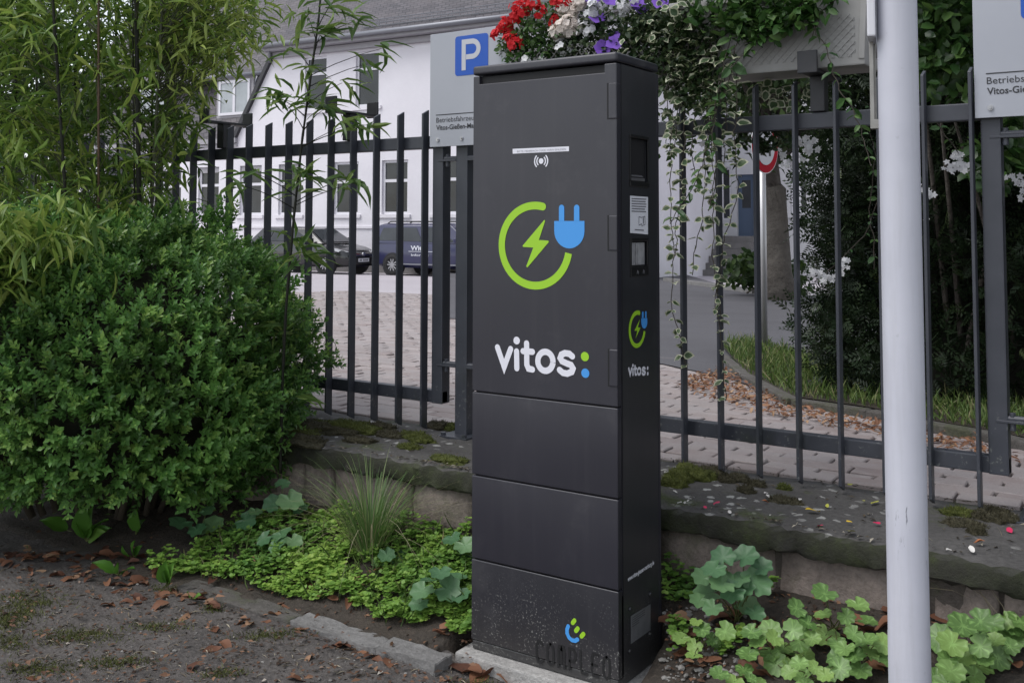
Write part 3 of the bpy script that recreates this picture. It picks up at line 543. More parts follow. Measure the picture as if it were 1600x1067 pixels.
for i, Hh in enumerate((H1, H2)):
    mb = MB(); mb.add([(-.045, Hh[0], Hh[2]), (-.045, Hh[1], Hh[2]), (-.045, Hh[1], Hh[3]), (-.045, Hh[0], Hh[3])], [(0, 1, 2, 3)])
    for (a, b, c, d) in ((Hh[0]-.008, Hh[1]+.008, Hh[3], Hh[3]+.010), (Hh[0]-.008, Hh[1]+.008, Hh[2]-(.016 if i == 0 else .030), Hh[2])): mb.box(-.004, .004, a, b, c, d)
    for (a, b) in ((Hh[0]-.008, Hh[0]), (Hh[1], Hh[1]+.008)): mb.box(-.004, .0036, a, b, Hh[2], Hh[3])
    sk = mb.build('socket', M_sock, cab, bevel=.0012, seg=1)
    yc, zc_ = (Hh[0]+Hh[1])/2, Hh[2]
    if i == 0:
        mb = MB(); mb.tube([(-.04, yc, zc_+.075), (-.012, yc, zc_+.075)], .028, 20); mb.build('socket_ring', M_sock, sk); mb = MB(); mb.box(-.03, -.002, Hh[0]+.006, Hh[1]-.012, zc_+.002, zc_+.011); mb.hexa([(x, y, z) for z, x0 in ((zc_+.014, -.002), (zc_+.034, -.022)) for x in (x0-.003, x0) for y in (Hh[0]+.008, Hh[1]-.02)]); mb.build('flap', plain('flap_grey', (.10, .10, .105), .4), sk)
    else:
        mb = MB(); mb.box(-.014, -.004, Hh[0]+.004, Hh[1]-.004, Hh[2]+.003, Hh[3]-.004); mb.box(-.004, .001, Hh[0]+.034, Hh[0]+.040, Hh[2]+.006, Hh[3]-.006); mb.box(-.004, .001, Hh[0]+.044, Hh[0]+.047, Hh[2]+.006, Hh[3]-.006); mb.build('window', M_clear, sk, bevel=.001, seg=1)
        mb = MB()
        for yy in (yc-.018, yc+.022): ribbon(mb, [(.0052, yy-.005, Hh[2]-.022), (.0052, yy-.001, Hh[2]-.012), (.0052, yy+.004, Hh[2]-.016), (.0052, yy+.004, Hh[2]-.022)], .0015, (1, 0, 0))
        mb.build('symbols', M_ink, sk)
# --- flat marks on the front and side, measured in the photograph
FN, SN = (0, -1, 0), (1, 0, 0)
fy = lambda u, v: Vector(hy(u, v, -.0012)); sx_ = lambda u, v: Vector(hx(u, v, .0012))
c5 = lambda x, y: (730+.3374*x, 280+.3374*y)
f5 = lambda x, y: fy(*c5(x, y)); s5 = lambda x, y: sx_(*c5(x, y))
def fit_circle(P, ax):
    A = np.array([[2*p[ax], 2*p[2], 1] for p in P]); b = np.array([p[ax]**2+p[2]**2 for p in P]); s = np.linalg.lstsq(A, b, rcond=None)[0]; return s[0], s[1], math.sqrt(s[2]+s[0]**2+s[1]**2)
cx, cz, cr = fit_circle([f5(162, 305), f5(340, 124), f5(320, 493), f5(468, 345), f5(205, 440)], 0)
def ringpts(c1, c2, r, a0, a1, plane):
    return [((c1+r*math.cos(a), -.0012, c2+r*math.sin(a)) if plane == 'f' else (.0012, c1+r*math.cos(a), c2+r*math.sin(a))) for a in np.linspace(a0, a1, 60)]
def plug(fn, z_off, name, bodyTL, bodyTR, bottom, prong, wd, nrm, parent):
    mb = MB(); TL, TR, B = fn(*bodyTL), fn(*bodyTR), fn(*bottom); ex = (TR-TL); wv = ex.length; ex.normalize(); mid = (TL+TR)/2; rad = wv/2
    hgt = (mid-B).length; P = [TL, TR]+[mid+ex*rad*math.cos(a)+Vector((0, 0, -1))*(max(hgt-rad, 0)+rad*math.sin(a)*min(1, hgt/rad)) for a in np.linspace(0, math.pi, 17)]
    mb.add(P, [tuple(reversed(range(len(P))))])
    for a, b in prong: ribbon(mb, [fn(*b)-Vector((0, 0, .0004)), fn(*a)], wd, nrm, False, True)
    return mb.build(name, M_blu, parent)
a_s, a_e = math.atan2(f5(350, 126)[2]-cz, f5(350, 126)[0]-cx), math.atan2(f5(468, 343)[2]-cz, f5(468, 343)[0]-cx)
mb = MB(); ribbon(mb, ringpts(cx, cz, cr, a_s, a_e+2*math.pi, 'f'), .0235, FN, True, False); lg = mb.build('logo_ring', M_green, cab)
bolt = [(357, 189), (256, 309), (260, 314), (306, 317), (273, 404), (279, 409), (379, 290), (375, 285), (332, 282), (361, 193)]
mb = MB(); mb.add([f5(*q) for q in bolt], [tuple(range(10))]); mb.build('logo_bolt', M_green, cab)
plug(f5, 0, 'logo_plug', (403, 194), (543, 194), (472, 321), [((437, 133), (437, 194)), ((507, 133), (507, 194))], .0185, FN, cab)
VIT = [[(140, 778), (171, 868), (201, 786)], [(229, 797), (230, 875)], [(275, 760), (276, 858), (284, 877), (302, 881)], [(259, 796), (302, 799)],
       [(362+35*math.cos(a), 843+44*math.sin(a)+1.5*math.cos(a)) for a in np.linspace(.1, .1+2*math.pi, 33)],
       [(487, 820), (473, 808), (453, 805), (437, 812), (431, 828), (440, 843), (460, 852), (481, 860), (490, 876), (484, 892), (463, 900), (443, 896), (428, 883)]]
mb = MB()
for i, st in enumerate(VIT):
    P = [f5(*q)+Vector((0, -.0003*(i % 2), 0)) for q in st]; ribbon(mb, P, .0188, FN, i != 4, i != 4)
disc(mb, f5(229, 747), .0118, FN); mb.build('lettering', M_white, cab)
mb = MB(); disc(mb, f5(545, 821), .0135, FN); mb.build('green_dot', M_green, cab); mb = MB(); disc(mb, f5(547, 898), .0135, FN); mb.build('blue_dot', M_blu, cab)
# label strip and contactless mark
mb = MB(); mb.add([fy(801, 233), fy(801, 240.5), fy(889, 236.5), fy(889, 229)], [(0, 1, 2, 3)]); ls = mb.build('label_strip', M_white, cab)
put_text('lettering', 'BITTE: MEHRFACH CODE VORN EINLESEN', M_ink, ls, hy(808, 238.6, -.002), hy(884, 234.8, -.002), .006, FN)
mb = MB(); ctr = fy(845.5, 252); disc(mb, ctr, .0085, FN)
for s in (0, math.pi):
    for rr_ in (.0155, .0235): ribbon(mb, [ctr+Vector((rr_*math.cos(s+a), 0, rr_*math.sin(s+a))) for a in np.linspace(-.75, .75, 9)], .0042, FN)
mb.build('contactless_mark', M_white, cab)
# small mark and embossed name at the foot
mb = MB(); cf = lambda x, y: fy(700+x*.269, 780+y*.269); bp_ = [(698, 735), (691, 755), (692, 778), (703, 802), (720, 816), (738, 820), (752, 812)]; ribbon(mb, [cf(*q) for q in bp_], .0115, FN); mb.build('logo_arc', M_blu, cab)
for a, b in (((724, 716), (735, 702)), ((743, 762), (754, 748)), ((775, 794), (787, 780))):
    mb = MB(); ribbon(mb, [cf(*a), cf(*b)], .0125, FN); mb.build('logo_stroke', M_green, cab)
M_emb = plain('embossed', (.010, .010, .011), .5)
gl = {'C': [[(1, .85), (.75, 1), (.25, 1), (0, .8), (0, .2), (.25, 0), (.75, 0), (1, .15)]], 'O': [[(.5, 1), (.12, .9), (0, .7), (0, .3), (.12, .1), (.5, 0), (.88, .1), (1, .3), (1, .7), (.88, .9), (.5, 1)]],
      'M': [[(0, 0), (0, .8), (.12, 1), (.4, 1), (.5, .85), (.5, .2)], [(.53, .85), (.62, 1), (.88, 1), (1, .8), (1, 0)]], 'P': [[(0, 0), (0, 1), (.7, 1), (1, .8), (1, .6), (.7, .42), (.1, .42)]], 'L': [[(0, 1), (0, .2), (.25, 0), (1, 0)]], 'E': [[(1, 1), (.2, 1), (0, .8), (0, .2), (.2, 0), (1, 0)], [(.08, .5), (.8, .5)]]}
p0, p1 = Vector(hy(838.5, 1033, -.0012)), Vector(hy(961, 1063, -.0012)); Lw = (p1-p0).x
mb = MB()
for i, ch in enumerate('COMPLEO'):
    x0 = p0.x+Lw*i/7; wd = Lw/7*.55; z0 = p0.z+(p1.z-p0.z)*i/7
    for st in gl[ch]: ribbon(mb, [(x0+wd*a, -.0012, z0+b*.060) for a, b in st], .0075, FN)
mb.build('embossed_name', M_emb, cab)
# side marks
mb = MB(); mb.add([sx_(984.5, 306), sx_(984.5, 364), sx_(1012.5, 366.5), sx_(1012.5, 308)], [(0, 1, 2, 3)]); stk = mb.build('sticker', plain('sticker_white', (.72, .73, .78), .45), cab)
s2_ = lambda u, v: Vector(hx(u, v, .0024)); mb = MB()
for k, wv in enumerate((1, .95, 1, .98, .9, .98)): ribbon(mb, [s2_(987, 310.5+k*3.9), s2_(987+23*wv, 311.5+k*3.9)], .0028, SN, False, False)
ribbon(mb, [s2_(998.5, 339), s2_(998.5, 352), s2_(1003, 350), s2_(1003, 353), s2_(1008, 351), s2_(1008, 338), s2_(1003, 340), s2_(998.5, 339)], .002, SN); ribbon(mb, [s2_(1005.5, 341), s2_(1005.5, 349)], .004, SN); ribbon(mb, [s2_(992, 359), s2_(1006, 360)], .003, SN, False, False); mb.build('print', plain('print_grey', (.12, .12, .14), .6), stk)
cy2, cz2, cr2 = fit_circle([s5(752, 700), s5(795, 620), s5(786, 770), s5(820, 715), s5(760, 745)], 1)
A1 = math.atan2(s5(797, 621)[2]-cz2, s5(797, 621)[1]-cy2); A2 = math.atan2(s5(820, 703)[2]-cz2, s5(820, 703)[1]-cy2)
mb = MB(); ribbon(mb, ringpts(cy2, cz2, cr2, A1, A2+2*math.pi, 's'), .013, SN, True, False); mb.build('logo_ring', M_green, cab)
mb = MB(); mb.add([s5(*q) for q in [(800, 648), (774, 702), (788, 701), (779, 738), (803, 687), (790, 686)]], [tuple(range(6))]); mb.build('logo_bolt', M_green, cab)
plug(s5, 0, 'logo_plug', (806, 644), (834, 643), (820, 692), [((813, 620), (813, 645)), ((827, 619), (827, 644))], .011, SN, cab)
mp = lambda x, y: s5(747+(x-135)*93/430, 862-(x-135)*17/430+(y-735)*60/180)
mb = MB()
for i, st in enumerate(VIT): ribbon(mb, [mp(*q)+Vector((.0003*(i % 2), 0, 0)) for q in st], .0078, SN, i != 4, i != 4)
disc(mb, mp(229, 747), .005, SN); disc(mb, mp(545, 821), .0055, SN); disc(mb, mp(547, 898), .0055, SN); mb.build('lettering', M_white, cab)
put_text('lettering', 'www.vitos-giessen-marburg.de', M_white, cab, hx(981, 908, .0012), hx(1022, 881, .0012), .013, SN, .03)
mb = MB(); mb.add([sx_(985.5, 962), sx_(985.5, 1006), sx_(1016.5, 984), sx_(1016.5, 943)], [(0, 1, 2, 3)]); npl = mb.build('name_plate', plain('plate_grey', (.20, .205, .22), .4, .3, c2=(.16, .165, .175), scale=40), cab)
mb = MB()
for k in range(5): ribbon(mb, [s2_(988, 965+k*3.4), s2_(988+(20 if k < 3 else 11), 965+k*3.4-(20 if k < 3 else 11)*.66)], .0022, SN, False, False)
mb.build('print', plain('print_dark', (.09, .09, .10), .6), npl)
for u, v in ((984.6, 951), (1016, 928), (1015, 990), (984, 1017)):
    q = sx_(u, v); mb = MB(); mb.tube([(0, q.y, q.z), (.003, q.y, q.z), (.005, q.y, q.z)], [.007, .006, .002], 12); mb.build('rivet', M_side, cab, smooth=True)
# ================================================================ WHITE BUILDING ACROSS THE COURT
F0 = hd(600, 347, 34); fd = np.array([.998, .061, 0]); nf = np.array([.061, -.998, 0])
def fh(u, v, off=0.0):
    d = ray(u, v); k = ((F0+nf*off-CAM)@nf)/(d@nf); q = CAM+d*k; return ((q-F0)@fd, q[2])
def fp(t, z, off=0.0): q = F0+fd*t+nf*off; return (q[0], q[1], z)
M_plaster = plain('white_plaster', (.74, .72, .76), .85, c2=(.66, .64, .68), scale=.7, bs=.25, bscale=14, bdist=.02)
M_trim = plain('grey_trim', (.34, .33, .35), .6, c2=(.29, .28, .30), scale=3); M_frame = plain('window_frame_white', (.66, .65, .69), .4); M_base = plain('rough_base', (.20, .19, .19), .9, c2=(.13, .125, .125), scale=5, bs=.5, bscale=25, bdist=.02)
M_pipe = plain('zinc_pipe', (.22, .225, .25), .45, .5)
def glass_mat(name, c=(.012, .014, .016)):
    m, t, p = base_mat(name); n = noise(t, .6, 3); r = ramp(t, n.outputs[0], [(.35, c), (.7, [x*3 for x in c])]); t.links.new(r.outputs[0], p.inputs['Base Color']); _set(p, Roughness=.12); p.inputs['Specular IOR Level'].default_value = .5; return m
M_glass = glass_mat('window_glass'); M_curtain = plain('window_blind', (.30, .33, .34), .5, c2=(.42, .45, .47), scale=2)
def slate_mat():
    m, t, p = base_mat('slate'); tc = N(t, 'ShaderNodeUVMap'); br = N(t, 'ShaderNodeTexBrick'); br.inputs['Scale'].default_value = 1; br.inputs['Brick Width'].default_value = .30; br.inputs['Row Height'].default_value = .20; br.inputs['Mortar Size'].default_value = .022; br.inputs['Mortar Smooth'].default_value = .3
    br.inputs['Color1'].default_value = (.055, .050, .058, 1); br.inputs['Color2'].default_value = (.105, .095, .105, 1); br.inputs['Mortar'].default_value = (.014, .013, .016, 1); t.links.new(tc.outputs[0], br.inputs['Vector'])
    n = noise(t, 1.2, 5, .6, tc.outputs[0]); c = mix(t, ramp(t, n.outputs[0], [(.4, 0.0), (.75, .6)]).outputs[0], br.outputs[0], (.125, .105, .11)); t.links.new(c, p.inputs['Base Color']); p.inputs['Roughness'].default_value = .5
    bump(t, p, br.outputs['Fac'], -.8, .02); return m
M_slate = slate_mat()
def uv_quad(name, P, parent, m, thick=.08, skew=.35):
    P = [Vector(q) for q in P]; n = (P[1]-P[0]).cross(P[3]-P[0]).normalized(); me = bpy.data.meshes.new(name); k = len(P); e = -n*thick
    me.from_pydata([tuple(q) for q in P]+[tuple(q+e) for q in P], [], [tuple(range(k)), tuple(reversed(range(k, 2*k)))]+[(i, i+k, (i+1) % k+k, (i+1) % k) for i in range(k)])
    ux = (P[1]-P[0]).normalized(); uy = n.cross(ux); uv = me.uv_layers.new(name='UVMap')
    for lp in me.loops:
        q = me.vertices[lp.vertex_index].co-P[0]; a, b = q.dot(ux), q.dot(uy); uv.data[lp.index].uv = (a+b*skew, b-a*.12)
    return link(name, me, parent, m)
bld = empty('white_building', fp(6, -.6, -4)); tag(bld, 'white plastered building with dark slate roof behind the parked cars', 'building')
GW = [(t, t+1.1, 1.56, 3.39) for t in (-.11, -2.22, -4.82, -6.76, -8.95, -11.0, -13.1, -15.2, 2.0, 4.15, 6.3)]
UW = [(-1.29, -.26, 5.28, 7.2), (-3.62, -2.60, 5.28, 7.2), (4.25, 5.3, 5.28, 7.0), (6.5, 7.5, 5.28, 7.0)]
TL, ZE, ZM = -5.0, 7.70, 4.42
mb = MB(); holed_wall(mb, fp(0, 0), fd, (0, 0, 1), (-18, 9, -.75, ZM), GW, .16, -nf); holed_wall(mb, fp(0, 0), fd, (0, 0, 1), (TL, 9, ZM, ZE), UW, .16, -nf)
mb.add([fp(-6.95, ZM), fp(TL, ZM), fp(TL, ZE)], [(0, 1, 2)]); mb.add([fp(-6.95, ZM), fp(TL, ZE), fp(TL, ZE, -1.3), fp(-6.95, ZM, -1.3)], [(0, 1, 2, 3)])
mb.add([fp(9, -.75), fp(9, -.75, -9), fp(9, ZE, -9), fp(9, ZE)], [(0, 1, 2, 3)]); mb.add([fp(-18, -.75), fp(-18, -.75, -9), fp(-18, ZE, -9), fp(-18, ZM)], [(0, 1, 2, 3)]); mb.build('wall', M_plaster, bld)
mb = MB(); a, b = fp(-18, -.75, .05), fp(9, -.75, .05); mb.hexa([fp(t, z, o) for z in (-.75, .30) for o in (.04, -.02) for t in (-18, 9)]); mb.build('wall_base', M_base, bld)
mb = MB(); mb.hexa([fp(t, z, o) for z in (1.08, 1.16) for o in (.05, -.02) for t in (-18, 9)]); mb.build('band', M_plaster, bld)
mb = MB(); mb.hexa([fp(t, z, o) for z in (ZM-.16, ZM+.02) for o in (.14, -.02) for t in (-18, -6.9)]); mb.hexa([fp(t, z, o) for z in (ZM-.30, ZM-.18) for o in (.07, -.02) for t in (-18, -6.9)]); mb.build('cornice', M_trim, bld)
def window(rect, off=-.13, trans=.62, mull=True, gl=M_glass, sill=True, blind=0):
    t0, t1, z0, z1 = rect; fw_ = .085; mb = MB()
    def hb(a, b, c, d, o0, o1): mb.hexa([fp(t, z, o) for z in (c, d) for o in (o0, o1) for t in (a, b)])
    hb(t0, t1, z0, z0+fw_, off+.05, off); hb(t0, t1, z1-fw_, z1, off+.05, off); hb(t0, t0+fw_, z0+fw_, z1-fw_, off+.05, off); hb(t1-fw_, t1, z0+fw_, z1-fw_, off+.05, off)
    zt_ = z0+(z1-z0)*trans; hb(t0+fw_, t1-fw_, zt_-.05, zt_+.05, off+.05, off)
    if mull: tm = (t0+t1)/2; hb(tm-.045, tm+.045, z0+fw_, zt_-.05, off+.045, off)
    wdw = mb.build('window', M_frame, bld)
    for (a, b, c, d) in [(t0+fw_, t1-fw_, zt_+.05, z1-fw_)]+([(t0+fw_, tm-.045, z0+fw_, zt_-.05), (tm+.045, t1-fw_, z0+fw_, zt_-.05)] if mull else [(t0+fw_, t1-fw_, z0+fw_, zt_-.05)]):
        mb = MB(); mb.add([fp(a, c, off+.01), fp(b, c, off+.01), fp(b, d, off+.01), fp(a, d, off+.01)], [(0, 1, 2, 3)]); mb.build('pane', gl, wdw)
    if blind:
        mb = MB(); hb(t0+.02, t1-.02, z1-blind, z1-.002, off+.075, off+.055); mb.build('roller_box', M_trim, wdw)
    if sill:
        mb = MB(); hb(t0-.12, t1+.12, z0-.12, z0-.005, .07, -.10); mb.build('sill', M_plaster, wdw)
for i, r_ in enumerate(GW): window(r_, blind=.22 if i in (2, 3, 4) else 0, mull=False)
for r_ in UW: window(r_, trans=.68, mull=False)
# mansard of the left wing with its window, upper roofs
za = fh(350, 120, -1.0)[1]
uv_quad('mansard', [fp(-18, ZM+.02, -.02), fp(-6.97, ZM+.02, -.02), fp(-5.4, za, -1.0), fp(-18, za, -1.0)], bld, M_slate, .1, .5)
t0, zt1 = fh(344, 128, -.35); t1, _ = fh(392, 128, -.35); zb1 = fh(368, 180, -.35)[1]
mb = MB(); mb.hexa([fp(t, z, o) for z in (zb1-.1, zt1+.15) for o in (-.34, -1.6) for t in (t0-.15, t1+.15)]); dor = mb.build('dormer', M_slate if False else M_trim, bld)
def wplain(a, b, c, d, o):
    mb = MB(); fw_ = .10
    for (p, q, r, s) in ((a, b, c, c+fw_), (a, b, d-fw_, d), (a, a+fw_, c+fw_, d-fw_), (b-fw_, b, c+fw_, d-fw_), ((a+b)/2-.06, (a+b)/2+.06, c+fw_, d-fw_)): mb.hexa([fp(t, z, oo) for z in (r, s) for oo in (o+.05, o) for t in (p, q)])
    wdw = mb.build('window', M_frame, bld)
    for p, q in ((a+fw_, (a+b)/2-.06), ((a+b)/2+.06, b-fw_)):
        mb = MB(); mb.add([fp(p, c+fw_, o+.02), fp(q, c+fw_, o+.02), fp(q, d-fw_, o+.02), fp(p, d-fw_, o+.02)], [(0, 1, 2, 3)]); mb.build('pane', M_curtain, wdw)
wplain(t0, t1, zb1, zt1, -.33); wplain(t0-4.6, t1-4.6, zb1, zt1, -.33)
mb = MB(); mb.bar(fp(-7.02, ZM+.02, .06), fp(TL-.05, ZE-.1, .06), .16, .14, (0, 1, 0)); mb.build('verge_board', plain('dark_board', (.03, .03, .034), .6), bld)
uv_quad('roof', [fp(-18, za-.15, -.35), fp(-5.2, za-.15, -.35), fp(-3.2, za+5.8, -6.2), fp(-18, za+5.8, -6.2)], bld, M_slate, .15, .5)
uv_quad('roof', [fp(TL-.35, ZE+.02, .50), fp(9.3, ZE+.02, .50), fp(9.3, ZE+4.6, -5.4), fp(TL+2.9, ZE+4.6, -5.4)], bld, M_slate, .15, .5)
mb = MB(); mb.hexa([fp(t, z, o) for z in (ZE-.20, ZE-.02) for o in (.46, -.05) for t in (TL-.3, 9.2)]); mb.hexa([fp(t, z, o) for z in (ZE-.42, ZE-.22) for o in (.16, -.05) for t in (TL-.05, 9)]); mb.build('eaves', M_trim, bld)
mb = MB(); mb.tube([fp(TL-.35, ZE-.02, .58), fp(9.3, ZE-.02, .58)], .085, 10); mb.build('gutter', M_pipe, bld, smooth=True)
mb = MB(); mb.tube([fp(-18, za-.16, -.22), fp(-5.3, za-.16, -.22)], .08, 10); mb.build('gutter', M_pipe, bld, smooth=True)
mb = MB()      # snow guard on the roof edge
sg = lambda t, h: fp(t, ZE+.24+h, .28)
for h in (0.02, .13, .24): mb.tube([sg(-.8, h), sg(9, h)], .016, 5)
for k in range(98): t = -.8+k*.1; mb.tube([sg(t, 0), sg(t, .26)], .008, 4, False)
mb.build('snow_guard', M_pipe, bld)
for u in (404, 302):
    t, _ = fh(u, 120, -.3); mb = MB(); mb.tube([fp(t, za-.2, -.25), fp(t-.1, za-.6, -.2), fp(t+.55, za-1.0, -.6) if u > 350 else fp(t-.5, za-1.1, -.6), fp(t+.5, za-1.6, -.35) if u > 350 else fp(t-.5, za-2, -.3)], .055, 8); mb.build('downpipe', M_pipe, bld, smooth=True)
t = -5.15; mb = MB(); mb.tube([fp(t+.15, ZE-.1, .4), fp(t-.1, ZE-.55, .1)], .05, 8); mb.build('downpipe', M_pipe, bld, smooth=True)
# ================================================================ PALE BUILDING WITH STEPS, FAR RIGHT
Bp = hz(1040, 425, -.53); YB = Bp[1]; M_wallB = plain('pale_wall', (.50, .50, .52), .85, c2=(.44, .44, .46), scale=.6); M_door = plain('blue_door', (.055, .085, .14), .5); M_step = plain('stone_step', (.20, .19, .19), .85, c2=(.14, .135, .13), scale=3)
bB = empty('pale_building', (Bp[0], YB+3, -.6)); tag(bB, 'pale grey building with stone steps and blue door beyond the drive', 'building')
bx = lambda u, v: hy(u, v, YB)
xl, xr = bx(860, 400)[0], bx(1330, 400)[0]; dl, dr = bx(1152, 350)[0], bx(1178, 350)[0]; zd = bx(1165, 369)[2]; wl = [(bx(1112, 300)[0], bx(1142, 300)[0], bx(1120, 345)[2], bx(1120, 262)[2]), (bx(1046, 300)[0], bx(1072, 300)[0], bx(1050, 345)[2], bx(1050, 255)[2]), (bx(1235, 300)[0], bx(1262, 300)[0], bx(1250, 335)[2], bx(1250, 255)[2])]
dh = (dl, dr, zd, zd+2.2); mb = MB(); holed_wall(mb, (0, YB, 0), (1, 0, 0), (0, 0, 1), (xl, xr, -.6, 9.5), wl+[dh], .2, (0, 1, 0)); mb.add([(xl, YB, -.6), (xl, YB+9, -.6), (xl, YB+9, 9.5), (xl, YB, 9.5)], [(0, 1, 2, 3)]); mb.add([(xr, YB, -.6), (xr, YB+9, -.6), (xr, YB+9, 9.5), (xr, YB, 9.5)], [(0, 1, 2, 3)]); mb.add([(xl, YB, 9.5), (xr, YB, 9.5), (xr, YB+9, 9.5), (xl, YB+9, 9.5)], [(0, 1, 2, 3)]); mb.build('wall', M_wallB, bB)
mb = MB(); mb.box(xl, dl-.6, YB-.08, YB, -.6, zd-.1); mb.build('wall_base', M_base, bB)
for (a, b, c, d) in wl:
    mb = MB(); f_ = .09
    for q in ((a, b, c, c+f_), (a, b, d-f_, d), (a, a+f_, c+f_, d-f_), (b-f_, b, c+f_, d-f_), ((a+b)/2-.04, (a+b)/2+.04, c+f_, d-f_)): mb.box(q[0], q[1], YB+.1, YB+.16, q[2], q[3])
    wd_ = mb.build('window', M_frame, bB); mb = MB(); mb.add([(a, YB+.15, c), (b, YB+.15, c), (b, YB+.15, d), (a, YB+.15, d)], [(0, 1, 2, 3)]); mb.build('pane', M_glass, wd_); mb = MB(); mb.box(a-.1, b+.1, YB-.08, YB+.1, c-.12, c); mb.build('sill', M_wallB, wd_)
mb = MB(); mb.box(dl, dr, YB+.12, YB+.18, zd, zd+2.2); dd = mb.build('door', M_door, bB); mb = MB(); mb.box(dl+.15, dr-.15, YB+.115, YB+.119, zd+1.0, zd+2.0); mb.build('pane', M_glass, dd)
nst = 6; sl_, sr_ = bx(1128, 390)[0], bx(1182, 390)[0]
for k in range(nst):
    zz = -.56+(zd+.56)*(k+1)/nst; mb = MB(); mb.box(sl_, sr_, YB-.3*(nst-k), YB-.3*(nst-k)+.34, zz-(zd+.56)/nst, zz); mb.build('step', M_step, bB, bevel=.01)
